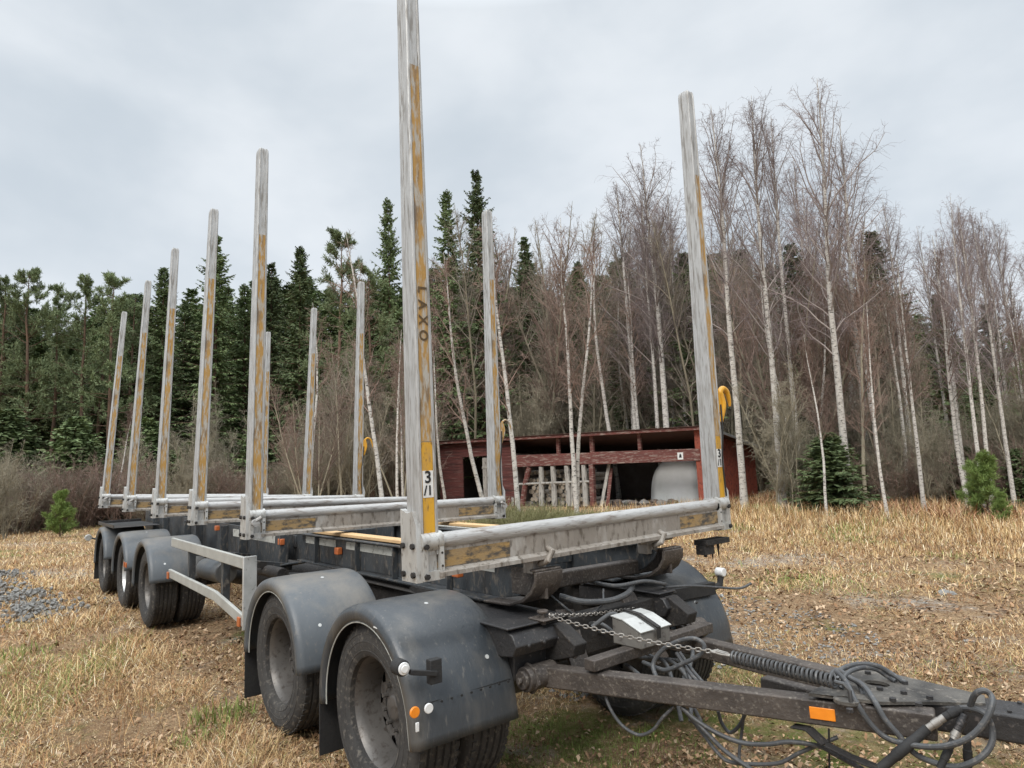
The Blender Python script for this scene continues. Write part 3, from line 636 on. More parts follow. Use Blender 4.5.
def text_mesh(txt, size, mt, ext=.001):
    cu = bpy.data.curves.new('t', 'FONT'); cu.body = txt; cu.size = size; cu.extrude = ext; cu.align_x = 'CENTER'; cu.align_y = 'CENTER'; cu.offset = size*.02
    o = bpy.data.objects.new('t', cu); COL.objects.link(o); dg = bpy.context.evaluated_depsgraph_get(); me = bpy.data.meshes.new_from_object(o.evaluated_get(dg))
    bpy.data.objects.remove(o); me.materials.clear(); me.materials.append(mt); return me
def hook(parent, s, zz, nm='stake_hook', kk=1.):
    rb = .020*kk
    g = MB().tube(smooth([(.045, s*.055, zz-.16), (.06, s*.085, zz-.05), (.055, s*.078, zz+.02), (.05, s*.07, zz+.05), (.05, s*.11, zz+.075), (.05, s*.155, zz+.05), (.05, s*.178, zz-.01), (.05, s*.18, zz-.05)]), [rb*(1-.6*max(0, (k-60)/25)) for k in range(85)], 10)
    g.box(.02, .062, min(s*.045, s*.078), max(s*.045, s*.078), zz-.10, zz+.045)
    return g.build(nm, YEL if kk == 1 else (YEL if kk > .5 else STRIP), parent, bevel=0)
BK = [(-9.581, .027, 1.404, -.051, 1.234, .04, 3.07, .042), (-7.486, .031, 1.397, -.049, 1.215, -.003, 3.07, .018), (-5.668, .045, 1.386, -.037, 1.201, -.007, 3.046, .022),
      (-4.005, .016, 1.376, -.034, 1.198, .01, 2.987, .03), (-2.492, .006, 1.356, -.012, 1.172, .011, 2.997, .001), (.038, -.001, 1.332, .011, 1.188, -.009, 3.046, -.011)]
for bi, (bx, byaw, bz, brol, hw, lean, H, pit) in enumerate(BK):
    axv = Vector((math.sin(byaw), math.cos(byaw)*math.cos(brol), math.sin(brol))).normalized()
    upv = Vector((0, -math.sin(brol), math.cos(brol))); xv = axv.cross(upv).normalized(); upv = xv.cross(axv)
    Mb = Matrix((xv, axv, upv)).transposed().to_4x4(); Mb.translation = Vector((bx, 0, bz+.035))+OFF
    bo = bpy.data.objects.new('bunk', BM); COL.objects.link(bo); bo.parent = T; bo.matrix_local = Mb @ Matrix.Diagonal((1, (hw-.04)/1.135, 1, 1))
    if bi == 5: bo['label'] = 'front bunk crossbeam with worn amber ends'
    for s in (-1, 1):
        rotz = Matrix.Identity(4) if s < 0 else Matrix.Diagonal((1, -1, 1, 1))
        ms = Mb @ Matrix.Translation((0, s*hw, 0)) @ rotz
        co = bpy.data.objects.new('stake_socket', CM); COL.objects.link(co); co.parent = T; co.matrix_local = ms
        if bi in (0, 1, 4):
            kn = bpy.data.objects.new('latch_knob', KN); COL.objects.link(kn); kn.parent = co
        # stake
        b0 = Vector((bx, 0, bz))+axv*(s*hw); t0 = b0+Vector((-pit, -math.sin(brol), math.cos(brol)))*H-axv*(s*lean)
        zz = (t0-b0); L = zz.length; zz.normalize(); yv = (axv-zz*axv.dot(zz)).normalized(); xx = yv.cross(zz)
        Mst = Matrix((xx, yv, zz)).transposed().to_4x4(); Mst.translation = b0+OFF
        st = bpy.data.objects.new('stake', SM); COL.objects.link(st); st.parent = T; st.matrix_local = Mst @ Matrix.Diagonal((1, 1, L/3.0, 1))
        if bi == 5:
            for me_ in (STL, STU): link('marking_strip', me_, st)
            z0 = .265 if s < 0 else .31
            k = .96
            MB().box(.053*k, .0562*k, -.029, .029, z0-.062, z0+.062).build('number_plate', WHITE, st)
            for txt, dz, sz in (('3', .030, .078), ('/1', -.031, .062)):
                o = link('number', text_mesh(txt, sz, BLACK), st, (.0575*k, 0, z0+dz), (R(90), 0, R(90)))
            if s < 0:
                for i_, ch in enumerate('LAXO'): link('lettering', text_mesh(ch, .066, PRINT), st, (.0508, 0, 1.195-.075*i_), (R(90), R(90), R(90)))
        else: link('marking_strip', STM, st)
        if s > 0 and bi in (5, 4, 2):
            hook(st, 1, .72, kk=1. if bi == 5 else .5 if bi == 4 else .6)
            MB().tube(smooth([(.062, .05, .68), (.075, .03, .5), (.07, .01, .3), (.066, .03, .05)]), .006, 6).build('cord', BLACK, st)
# far end bracket under the front bunk
part(MB().box(.0, .10, .95, 1.22, 1.08, 1.115).cyl((.05, 1.0, 1.10), (.05, 1.0, 1.0), .012, 8).cyl((.05, 1.08, 1.10), (.05, 1.08, .98), .012, 8, .004).cyl((.05, 1.15, 1.10), (.05, 1.15, 1.0), .012, 8, .004).box(.02, .09, .94, 1.05, 1.02, 1.08), 'bunk_end_bracket', DARK)

# ================================================================== the shed
FR = Vector((-11.8, 17.7, 0)); US = Vector((.978, .208, 0)); NS = Vector((-.208, .978, 0))
def wl(px, py=470):      # distance along the front wall (from its right end, going left is negative) and height for a picture point
    d = ray(px, py); k = ((FR-CAM).dot(NS))/d.dot(NS); p = CAM+d*k; return (p-FR).dot(US), p.z
MS = Matrix((US, NS, Vector((0, 0, 1)))).transposed().to_4x4(); MS.translation = FR
XL = wl(440)[0]; DEP = 5.5
def zt(x): return 2.86+(x/XL)*.22     # roof front edge
SH = empty('open_shed', FR); SH.rotation_euler = (0, 0, math.atan2(US.y, US.x)); tag(SH, 'long open-fronted red timber shed with log posts behind the trailer', 'shed')
def sp(mb, name, m_, bevel=.004, parent=None, label=None):
    o = mb.build(name, m_, parent or SH, bevel=bevel); 
    if label: o['label'] = label
    return o
x464, x482, x497, x515 = [wl(v)[0] for v in (463, 482, 498, 516)]
x592, x697, x640 = wl(593)[0], wl(697)[0], wl(641)[0]
def boards(x0, x1, z0, z1, h=.14):
    g = MB(); z = z0; k = 0
    while z < z1-.01:
        zz = min(z+h-.008, z1); o_ = random.uniform(-.008, .008); g.box(x0, x1, -.02+o_, .02+o_, z, zz); z += h; k += 1
    g.box(x0, x1, .021, .035, z0, z1); return g
sp(boards(XL, x464, 0, zt(XL)-.12), 'front_wall', REDW); sp(boards(x464, x497, 2.28, zt(XL)-.14), 'front_wall', REDW); sp(boards(x497, x515, 0, zt(x515)-.14), 'front_wall', REDW)
g = MB()
for k in range(4): g.box(x482+.02+k*(x497-x482)/4, x482+(k+1)*(x497-x482)/4, .02, .05, .05, 2.2)
g.box(x482, x497, -.0, .02, 1.7, 1.8); sp(g, 'door', GREYW)
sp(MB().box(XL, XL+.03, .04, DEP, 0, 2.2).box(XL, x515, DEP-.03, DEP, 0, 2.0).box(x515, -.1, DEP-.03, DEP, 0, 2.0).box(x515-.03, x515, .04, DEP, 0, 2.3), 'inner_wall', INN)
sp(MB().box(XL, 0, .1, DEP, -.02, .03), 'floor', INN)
g = MB()
n = 150; xs_ = np.linspace(XL-.25, .35, n); vs = []
for i, x in enumerate(xs_):
    for y, dz in ((-.35, .04), (DEP+.3, -.85)): vs.append((x, y, zt(x)+dz+.012*(i % 2)))
g.add(vs, [(2*i, 2*i+1, 2*i+3, 2*i+2) for i in range(n-1)]); o = g.build('roof', mat('reddish_corrugated_roof', (.13, .06, .05), (.09, .06, .05), 3, .7), SH, solid=.01)
g = MB(); g.box(XL-.1, .2, -.30, -.26, 2.72, 2.84) if False else g.prism([(XL-.15, zt(XL)-.10), (.25, zt(0)-.10), (.25, zt(0)+.0), (XL-.15, zt(XL)+.0)], 'y', -.30, -.26)
sp(g, 'fascia_board', REDB)
zb0 = wl(692, 461)[1]; zb1 = wl(692, 449)[1]; zl0 = wl(520, 467)[1]; zl1 = wl(520, 455)[1]
g = MB().prism([(x515-.1, zl0), (x592, (zl0+zb0)/2+.02), (x592, (zl1+zb1)/2), (x515-.1, zl1)], 'y', -.12, .06); sp(g, 'lintel_beam', REDB, .012)
g = MB().prism([(x592, (zl0+zb0)/2), (.02, zb0), (.02, zb1), (x592, (zl1+zb1)/2+.02)], 'y', -.14, .06); sp(g, 'lintel_beam', REDB, .012)
g = MB(); xw = wl(683)[0]; g.box(xw-.11, xw+.11, -.146, -.1405, zb0+.07, zb0+.33); q = sp(g, 'small_white_sign', WHITE, 0)
MB().prism([(xw-.055, zb0+.14), (xw+.055, zb0+.14), (xw+.045, zb0+.24), (xw+.0, zb0+.30), (xw-.03, zb0+.24)], 'y', -.1492, -.1465).build('sign_mark', BLACK, q)
for xx, wd in ((x592, .17), (x640, .13), (wl(559)[0], .15)): sp(MB().box(xx-wd/2, xx+wd/2, -.02, .10, (zb1+zl1)/2, zt(xx)-.0), 'roof_strut', REDB)
g = MB().bar((x592-.05, -.04, 0), (x592-.02, -.04, (zl0+zb0)/2), .20, .18, (0, 1, 0)); sp(g, 'red_post', REDB, .01)
g = MB().bar((-.05, 0, 0), (-.05, 0, zt(0)), .22, .2, (0, 1, 0)); sp(g, 'corner_post', REDV, .01)
for px, lean, dk in ((527, .35, 1), (541, .05, 0), (553, .0, 0), (567, -.02, 0), (584, .0, 0), (574, .1, 0)):
    x0 = wl(px)[0]; g = MB().tube([(x0-lean, .0, 0), (x0-lean*.4, .02, 1.0), (x0+lean*.4, .0, (zl0+zb0)/2)], [.13, .12, .115], 9); sp(g, 'log_post', REDB if dk else GREYW, 0)
g = MB().tube([(x515, -.05, .95), (x592, -.03, 1.0)], .05, 7); sp(g, 'rail', GREYW, 0)
# side wall of vertical slats
g = MB(); y = .02
while y < DEP:
    top = zt(0)-.85*(y+.35)/(DEP+.6); g.box(-.02, .02, y, y+.115, .12+random.uniform(0, .06), top); y += .155
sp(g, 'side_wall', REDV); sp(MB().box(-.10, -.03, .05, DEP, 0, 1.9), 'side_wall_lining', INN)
g = MB().prism([(-.4, zt(0)+.0), (DEP+.35, zt(0)-.86), (DEP+.35, zt(0)-.76), (-.4, zt(0)+.10)], 'x', .34, .38); sp(g, 'verge_board', ROOF)
# things kept in the shed
def rock(mb, c, r, sq=1., seed=0):
    bm = bmesh.new(); bmesh.ops.create_icosphere(bm, subdivisions=2, radius=1); rr = random.Random(seed)
    ph = [rr.uniform(0, 6) for _ in range(6)]
    vs = []
    for v in bm.verts:
        p = v.co; k = 1+.16*math.sin(3*p.x+ph[0])*math.cos(2.6*p.y+ph[1])+.12*math.sin(4*p.z+ph[2])+.07*math.sin(7*p.y+ph[3]+p.x*5); vs.append((c[0]+p.x*r*k, c[1]+p.y*r*k*1.1, c[2]+p.z*r*k*sq))
    fs = [tuple(v.index for v in f.verts) for f in bm.faces]; bm.free(); return mb.add(vs, fs)
def W(x, y, z=0): return MS @ Vector((x, y, z))
ENDW = mat('pale_cut_log_ends', (.42, .36, .28), (.30, .25, .20), 20, .8)
rr_ = random.Random(3); k = 0
for row in range(9):
    for j in range(17):
        xx = x515+.25+j*.215+(row % 2)*.1
        if xx > x592-.25 or rr_.random() < .08+.05*row: continue
        r_ = rr_.uniform(.075, .115)
        p = W(xx, .45+rr_.uniform(-.12, .12), .10+row*.165)
        a = US*rr_.uniform(-.35, .35)+NS
        g = MB(); g.cur = 0; g.tube([(0, 0, 0), a*1.0], r_, 9); g.cur = 1; g.tube([a*-.004, a*-.001], r_*.92, 9)
        o = g.build('firewood_log', [GREYW, ENDW], loc=p); tag(o, 'grey split log in the firewood stack behind the log posts', 'log', 'stacked firewood logs'); k += 1
g = MB()
for k, (px, l0, hh) in enumerate(((508, .2, 2.1), (512, -.1, 2.3), (520, .3, 2.0), (600, .35, 1.9), (606, .1, 1.5))):
    x0 = wl(px)[0]; tag(MB().bar(W(x0, -.05, 0), W(x0+l0, .25, hh), .14, .035, tuple(NS)).build('plank', GREYW if k % 2 else REDB, bevel=.004), ['old red plank leaning left of the log posts', 'tall grey plank leaning beside the shed door', 'red plank leaning on the first log post', 'red plank leaning inside the open bay by the red post', 'short grey plank leaning in the open bay'][k], 'plank')
# pale rounded stand-in for an unidentified object in the right-hand bay
xa, xb = wl(630)[0], wl(692)[0]
g = MB(); nu, nv = 40, 24; vs = []
for i in range(nv):
    ph = math.pi/2*i/(nv-1)
    for j in range(nu):
        th = 2*math.pi*j/nu; cx, cy = math.copysign(abs(math.cos(th))**.5, math.cos(th)), math.copysign(abs(math.sin(th))**.5, math.sin(th))
        rr2 = math.cos(ph)**.45; wob = 1+.02*math.sin(9*th)*(1-i/nv)
        sh = .18*math.sin(th*1)*0
        vs.append(((xa+xb)/2+cx*(xb-xa)/2*rr2*wob, 2.6+cy*1.6*rr2*wob, .02+1.88*math.sin(ph)**.7-.22*(cx < 0)*(-cx)*rr2))
fs = [(i*nu+j, i*nu+(j+1) % nu, (i+1)*nu+(j+1) % nu, (i+1)*nu+j) for i in range(nv-1) for j in range(nu)]
g.add(vs, fs); o = g.build('unknown_object_standin', STANDIN, ang=80); o.matrix_world = MS; tag(o, 'pale grey rounded stand-in for an unidentified object in the right bay of the shed', 'stand-in object')
for k in range(8):
    g = MB(); rock(g, (0, 0, 0), .22, .6, k); o = g.build('rubble_stone', INN if k % 2 else STONE, loc=W(x592+.3+k*.4, .5+.1*(k % 3), .1)); tag(o, 'dark lump on the floor along the open bay of the shed', 'stone', 'lumps on the shed floor')

# ================================================================== trees
def tubes(P, Rr, n=3):
    """P (N,K,3) polylines, Rr (N,K) radii -> verts, quads"""
    N_, K, _ = P.shape
    T_ = np.gradient(P, axis=1); T_ /= np.linalg.norm(T_, axis=2, keepdims=True)+1e-9
    ref = np.where(np.abs(T_[..., 2:3]) > .9, np.array([1., 0, 0]), np.array([0, 0, 1.]))
    A = np.cross(T_, ref); A /= np.linalg.norm(A, axis=2, keepdims=True)+1e-9; B = np.cross(T_, A)
    ang = 2*np.pi*np.arange(n)/n
    V = P[:, :, None]+Rr[:, :, None, None]*(np.cos(ang)[None, None, :, None]*A[:, :, None]+np.sin(ang)[None, None, :, None]*B[:, :, None])
    idx = np.arange(N_*K*n).reshape(N_, K, n); nx_ = np.roll(idx, -1, 2)
    F = np.stack([idx[:, :-1], nx_[:, :-1], nx_[:, 1:], idx[:, 1:]], -1).reshape(-1, 4)
    return V.reshape(-1, 3), F
def grow(r, base, dirs, L, K=5, droop=0., wob=.12, up_=0.):
    """polylines from base (N,3) along dirs (N,3) with length L (N,)"""
    N_ = len(base); P = np.zeros((N_, K, 3)); P[:, 0] = base; d = dirs.copy()
    for k in range(1, K):
        d = d+r.normal(0, wob, d.shape); d[:, 2] += up_/K-droop/K; d /= np.linalg.norm(d, axis=1, keepdims=True); P[:, k] = P[:, k-1]+d*(L/(K-1))[:, None]
    return P
def sample(r, P, M_, lo=.2, hi=1.):
    """M_ random points per polyline -> points, tangents, parent index, fraction"""
    N_, K, _ = P.shape; i = np.repeat(np.arange(N_), M_); f = r.uniform(lo, hi, N_*M_); s = f*(K-1); a = np.clip(s.astype(int), 0, K-2); u = (s-a)[:, None]
    p = P[i, a]*(1-u)+P[i, a+1]*u; t = P[i, a+1]-P[i, a]; t /= np.linalg.norm(t, axis=1, keepdims=True)+1e-9; return p, t, i, f
def bare_tree(seed, H, r0, nb, n2, n3, start=.3, steep=.75, blen=.28, droop=.0, twl=.55, lean=.0, wob=.03, stems=1, trad=.0038, up_=.3):
    r = np.random.default_rng(seed); stemsP = []
    for sI in range(stems):
        a = r.uniform(0, 6.3); tilt = lean+(0 if stems == 1 else r.uniform(.08, .30)); d = np.array([[np.cos(a)*tilt, np.sin(a)*tilt, 1.]]); d /= np.linalg.norm(d)
        stemsP.append(grow(r, np.array([[r.normal(0, .05*stems), r.normal(0, .05*stems), -.1]]), d, np.array([H*(1 if sI == 0 else r.uniform(.6, .95))]), 14, 0, wob, .15)[0])
    SP = np.array(stemsP); fr = np.linspace(0, 1, 14); SR = (r0/(stems**.35)*(1-fr)**.8*1.0+.006)[None]*np.ones((stems, 1))
    SR[:, 0] *= 1.25
    tv, tf = tubes(SP, SR, 8)
    p, t, i, f = sample(r, SP, nb, start, .98)
    a = r.uniform(0, 2*np.pi, len(p)); out = np.stack([np.cos(a), np.sin(a), np.zeros_like(a)], 1)
    rel = (f-start)/(1-start); d = out*((1-steep*.6)*(1.15-.75*rel))[:, None]+np.array([0, 0, 1.])*steep; d /= np.linalg.norm(d, axis=1, keepdims=True)
    L = H*blen*(np.sin(np.clip(rel*.9+.18, 0, 1)*np.pi)**.7*.8+.12)*r.uniform(.5, 1.0, len(p))
    B = grow(r, p, d, L, 6, 0, .14, up_); BR = (.008+.008*L[:, None])*np.linspace(1, .25, 6)[None]
    p2, t2, i2, f2 = sample(r, B, n2, .15, 1.); kk = r.random(len(p2)) < np.clip(L[i2]/(.55*L.max()), .12, 1); p2, t2, i2, f2 = p2[kk], t2[kk], i2[kk], f2[kk]; d2 = t2+r.normal(0, .55, t2.shape); d2[:, 2] += .15; d2 /= np.linalg.norm(d2, axis=1, keepdims=True)
    L2 = L[i2]*.42*(1.15-f2)*r.uniform(.5, 1.3, len(p2))+.15; B2 = grow(r, p2, d2, L2, 5, droop*.5, .24, .1); B2R = (.0038+.0035*L2[:, None])*np.linspace(1, .45, 5)[None]
    p3, t3, i3, f3 = sample(r, B2, n3, .1, 1.); d3 = t3+r.normal(0, .8, t3.shape); d3[:, 2] -= droop*.5; d3 /= np.linalg.norm(d3, axis=1, keepdims=True)
    L3 = r.uniform(.4, 1.2, len(p3))*twl*np.clip(L2[i3]*1.6, .35, 1.2); B3 = grow(r, p3, d3, L3, 4, droop, .28); B3R = np.full((len(p3), 4), trad)*np.linspace(1.1, .6, 4)[None]
    vs, fs, o_ = [], [], 0
    for P_, R_ in ((B, BR), (B2, B2R), (B3, B3R)):
        v_, f_ = tubes(P_, R_, 3); vs.append(v_); fs.append(f_+o_); o_ += len(v_)
    return (tv, tf), (np.concatenate(vs), np.concatenate(fs), len(fs[0]))
def cards(r, p, d, L, w_):
    """slim quads (leaf/needle sprays) at p along d"""
    s1 = np.cross(d, r.normal(0, 1, d.shape)); s1 /= np.linalg.norm(s1, axis=1, keepdims=True)+1e-9
    L = L[:, None]; w_ = w_[:, None]; V = np.stack([p, p+d*L*.45+s1*w_, p+d*L, p+d*L*.5-s1*w_], 1).reshape(-1, 3)
    return V, np.arange(len(V)).reshape(-1, 4)
def spruce(seed, H, rad, dens=1., low=.06, gap=.0):
    r = np.random.default_rng(seed); fr = np.linspace(0, 1, 10)
    SP = np.stack([r.normal(0, .02, 10)*H*.05, r.normal(0, .02, 10)*H*.05, fr*H-.1], 1)[None]; tv, tf = tubes(SP, (H*.011*(1-fr)+.012)[None], 8)
    hs = []; h = low*H
    while h < H*.985: hs.append(h); h += (.16+.24*(1-h/H))*H/15*1.0
    b, dd, LL = [], [], []
    for h in hs:
        t_ = 1-h/H; n = r.integers(6, 10); a0 = r.uniform(0, 6.3)
        for k in range(n):
            if r.random() < gap: continue
            a = a0+2*np.pi*k/n+r.normal(0, .2); L = rad*(t_**.62*.92+.006)*r.uniform(.4, 1.15); el = -.25+.95*(1-t_)**2+r.normal(0, .08)
            b.append([0, 0, h]); dd.append([np.cos(a), np.sin(a), el]); LL.append(L)
    b, dd, LL = np.array(b), np.array(dd), np.array(LL); dd /= np.linalg.norm(dd, axis=1, keepdims=True)
    B = grow(r, b, dd, LL, 6, .12, .05, .22); BR = (.006+.008*LL[:, None])*np.linspace(1, .3, 6)[None]
    bv, bf = tubes(B, BR, 3)
    M_ = int(34*dens); p, t_, i, f = sample(r, B, M_, .08, 1.)
    sd_ = np.cross(t_, np.array([0, 0, 1.]))*np.where(r.random(len(p)) < .5, 1, -1)[:, None]
    d = t_*.55+sd_*.8+r.normal(0, .18, t_.shape); d[:, 2] -= .28+.3*r.random(len(p)); d /= np.linalg.norm(d, axis=1, keepdims=True)
    L = (.07+.30*LL[i]**.5*(1.1-f))*r.uniform(.6, 1.3, len(p)); cv, cf = cards(r, p, d, L, L*.13+.008)
    return (np.concatenate([tv, bv]), np.concatenate([tf, bf+len(tv)])), (cv, cf)
def pine(seed, H, rad, start=.45, dens=1., tuft=.16, young=False):
    r = np.random.default_rng(seed); fr = np.linspace(0, 1, 12)
    SP = np.stack([np.cumsum(r.normal(0, .012, 12))*H*.3, np.cumsum(r.normal(0, .012, 12))*H*.3, fr*H-.1], 1)[None]; tv, tf = tubes(SP, (H*.0115*(1-fr)**.8+.015)[None], 8)
    nb = int(46*dens) if not young else int(40*dens); p, t, i, f = sample(r, SP, nb, start, .99); a = r.uniform(0, 6.3, nb); rel = (f-start)/(1-start)
    el = -.05+.9*rel+r.normal(0, .12, nb)+(.4 if young else 0); d = np.stack([np.cos(a), np.sin(a), el], 1); d /= np.linalg.norm(d, axis=1, keepdims=True)
    L = rad*((1-rel)**.55*.9+.15)*r.uniform(.45, 1.15, nb)
    B = grow(r, p, d, L, 6, 0, .13, .3); bv, bf = tubes(B, (.006+.012*L[:, None])*np.linspace(1, .3, 6)[None], 3)
    p2, t2, i2, f2 = sample(r, B, 9, .3, 1.); d2 = t2+r.normal(0, .5, t2.shape); d2[:, 2] += .25; d2 /= np.linalg.norm(d2, axis=1, keepdims=True); L2 = L[i2]*.3*r.uniform(.5, 1.2, len(p2))+.08
    B2 = grow(r, p2, d2, L2, 4, 0, .12, .2); b2v, b2f = tubes(B2, (.004+.004*L2[:, None])*np.linspace(1, .4, 4)[None], 3)
    p3, t3, i3, f3 = sample(r, B2, 44 if young else 28, .15, 1.08); d3 = t3*.8+r.normal(0, .6, t3.shape); d3[:, 2] += .2; d3 /= np.linalg.norm(d3, axis=1, keepdims=True)
    L3 = r.uniform(.6, 1.2, len(p3))*tuft; cv, cf = cards(r, p3+r.normal(0, .03, p3.shape), d3, L3, L3*(.04 if young else .075)+.003)
    return (np.concatenate([tv, bv, b2v]), np.concatenate([tf, bf+len(tv), b2f+len(tv)+len(bv)])), (cv, cf)
def proto(kind, gen, m1, m2):
    (tv, tf), (cv, cf, *nb_) = gen; mi = None
    if nb_ and isinstance(m2, list): mi = np.zeros(len(cf), int); mi[:nb_[0]] = 1
    return (npmesh('trunk', tv, tf, m1, 4, smooth=True), npmesh('crown', cv, cf, m2, 4, mi=mi), float(max(cv[:, 2].max(), tv[:, 2].max())))
PR = {
 'birch': [proto('b', bare_tree(20+k, 14, .12, 50, 10, 5, start=.34, steep=.78, blen=.27, droop=.6, twl=.42, wob=.012, trad=.0034), BIRCH, [BTWIG, PBR]) for k in range(4)],
 'thin_birch': [proto('b', bare_tree(40+k, 9, .062, 26, 6, 5, start=.38, steep=1.0, blen=.2, droop=.4, twl=.35, wob=.03, trad=.004), BIRCH, RTWIG) for k in range(3)],
 'alder': [proto('b', bare_tree(60+k, 11, .085, 42, 8, 4, start=.25, steep=.74, blen=.28, droop=.0, twl=.40, wob=.035, stems=1+(k % 3), trad=.0036), GTWIG, RTWIG if k % 2 else MTWIG) for k in range(4)],
 'sallow': [proto('b', bare_tree(80+k, 6.5, .05, 20, 8, 6, start=.1, steep=.9, blen=.28, twl=.4, wob=.05, stems=7, trad=.0045), GTWIG, GTWIG) for k in range(3)],
 'spruce': [proto('s', spruce(100+k, 16, 3.6+.3*k, 1.25, gap=.28), PBARK, NEED) for k in range(3)],
 'young_spruce': [proto('s', spruce(120, 3, 1.25, .7, .01, gap=.12), PBARK, NEED)],
 'pine': [proto('p', pine(140+k, 15, 2.5, .38+.06*k, 1.25, .24), PBARK, PNEED) for k in range(3)],
 'young_pine': [proto('p', pine(160+k, 2.4, .85, .05, 1.2, .15, True), PBARK, YNEED) for k in range(2)],
}
def shrub_mesh(seed, m_, H, n, spread=.6):
    r = np.random.default_rng(seed); a = r.uniform(0, 6.3, n); rad = np.sqrt(r.random(n))*spread
    base = np.stack([np.cos(a)*rad, np.sin(a)*rad, np.full(n, -.05)], 1); d = np.stack([np.cos(a)*.35+r.normal(0, .15, n), np.sin(a)*.35+r.normal(0, .15, n), np.ones(n)], 1); d /= np.linalg.norm(d, axis=1, keepdims=True)
    L = H*r.uniform(.5, 1.1, n); B = grow(r, base, d, L, 7, .1, .10); v1, f1 = tubes(B, (.004+.003*L[:, None])*np.linspace(1, .35, 7)[None], 3)
    p, t_, i, f = sample(r, B, 9, .2, 1.); d2 = t_+r.normal(0, .45, t_.shape); d2 /= np.linalg.norm(d2, axis=1, keepdims=True); L2 = r.uniform(.2, .7, len(p))*H*.3; B2 = grow(r, p, d2, L2, 4, 0, .15, .2); v2, f2 = tubes(B2, np.full((len(p), 4), .0038), 3)
    p3, t3, i3, f3 = sample(r, B2, 4, .2, 1.); d3 = t3+r.normal(0, .5, t3.shape); B3 = grow(r, p3, d3/np.linalg.norm(d3, axis=1, keepdims=True), r.uniform(.1, .3, len(p3)), 3, 0, .1); v3, f3_ = tubes(B3, np.full((len(p3), 3), .003), 3)
    return npmesh('shrub', np.concatenate([v1, v2, v3]), np.concatenate([f1, f2+len(v1), f3_+len(v1)+len(v2)]), m_, 4)
SHR = [shrub_mesh(200+k, [RTWIG, GTWIG, RTWIG, GTWIG][k], 2.2, 60) for k in range(4)]
NAME = {'birch': 'birch_tree', 'thin_birch': 'birch_tree', 'alder': 'bare_tree', 'sallow': 'bare_bush', 'spruce': 'spruce_tree', 'young_spruce': 'spruce_tree', 'pine': 'pine_tree', 'young_pine': 'pine_tree'}
CAT = {'birch': 'birch', 'thin_birch': 'birch', 'alder': 'bare tree', 'sallow': 'bush', 'spruce': 'spruce', 'young_spruce': 'spruce', 'pine': 'pine', 'young_pine': 'pine'}
def tree(kind, px, D, top=None, h=None, label='', group=None, v=None, wide=1., lean=(0, 0), rz=None):
    pr = PR[kind]; tm, cm, H = pr[(v if v is not None else int(rng.integers(0, 99))) % len(pr)]
    p = on(px, D); p.z = float(gz(p.x, p.y))-.02
    hh = h if h else max(.5, height(px, top, D)-p.z); s = hh/H
    e = empty(NAME[kind], p); e.rotation_euler = (lean[0], lean[1], float(rng.uniform(0, 6.3)) if rz is None else rz); e.scale = (s*wide, s*wide, s)
    tag(e, label, CAT[kind], group); a = link('trunk', tm, e); b = link('crown', cm, e); return e
def lean_to(dx, az=None):     # tilt towards picture right by dx radians
    ax = fw.cross(Vector((0, 0, 1))).normalized(); q = Vector((0, 0, 1)).cross(ax) ; M_ = Matrix.Rotation(dx, 3, q); return M_
# -- birches in front, one by one
def lean_tree(e, dx):
    e.rotation_euler = (lean_to(dx) @ e.rotation_euler.to_matrix()).to_euler()
for px, D, top, v, lab, wd in (
    (850, 21.5, 68, 0, 'tallest white birch right of the front far stake, crown reaching highest', 1.0),
    (778, 22.5, 88, 1, 'tall white birch with a straight pale trunk just right of the shed end', .95),
    (742, 23.5, 96, 2, 'tall birch with a mottled trunk standing right in front of the shed side wall', .95),
    (672, 31, 128, 3, 'tall birch behind the shed, left of the front far stake', 1.1),
    (800, 25, 110, 1, 'birch standing close behind the two tallest ones, trunk dark at the base', .8),
    (872, 25, 108, 3, 'birch with a fan-shaped crown just right of the tallest birch', .95),
    (985, 20.5, 182, 0, 'birch beside the young pine at the right edge, first of its pair', .75),
    (993, 21, 190, 2, 'birch beside the young pine at the right edge, second of its pair', .75),
    (915, 27, 190, 2, 'slender birch in the gap between the tallest birch and the right edge', .8),
    (1015, 22, 200, 1, 'birch cut by the right edge of the picture', .8),
    (640, 34, 175, 1, 'smaller birch behind the middle of the shed', 1.)):
    tree('birch', px, D, top, label=lab, group='tall birches', v=v, wide=wd)
for px, D, top, v, lab, dx in (
    (388, 14, 228, 0, 'thin white birch leaning left behind the stake with the yellow hook', -.10),
    (490, 15, 255, 1, 'crooked thin birch leaning left in front of the shed door', -.13),
    (520, 13.5, 205, 2, 'thin white birch just right of the second far stake, in front of the shed', -.06),
    (576, 17, 215, 0, 'thin forked birch in front of the log posts of the shed', -.02),
    (574, 17.3, 240, 1, 'second thin stem beside the forked birch in front of the log posts', .03),
    (308, 17, 300, 1, 'thin birch between the far stakes of the rear bunks', -.05),
    (398, 19, 330, 2, 'short thin birch behind the front near stake', .02),
    (404, 20, 350, 0, 'short thin birch right behind the front near stake', -.02),
    (447, 22, 330, 1, 'thin white stem leaning in front of the left end of the shed', -.12),
    (112, 33, 395, 2, 'lone thin pale stem leaning right among the brush at the left', .16),
    (885, 19.5, 300, 2, 'thin pale birch stem right of the tallest birch', .0),
    (825, 20, 330, 1, 'thin pale stem beside the dark young spruce', .01),
    (925, 20.5, 250, 0, 'thin pale stem between the tallest birch and the young pine', .0),
    (965, 22, 230, 2, 'thin pale stem left of the young pine at the right', .0)):
    e = tree('thin_birch', px, D, top, label=lab, group='thin birches', v=v, wide=1.1); lean_tree(e, dx)
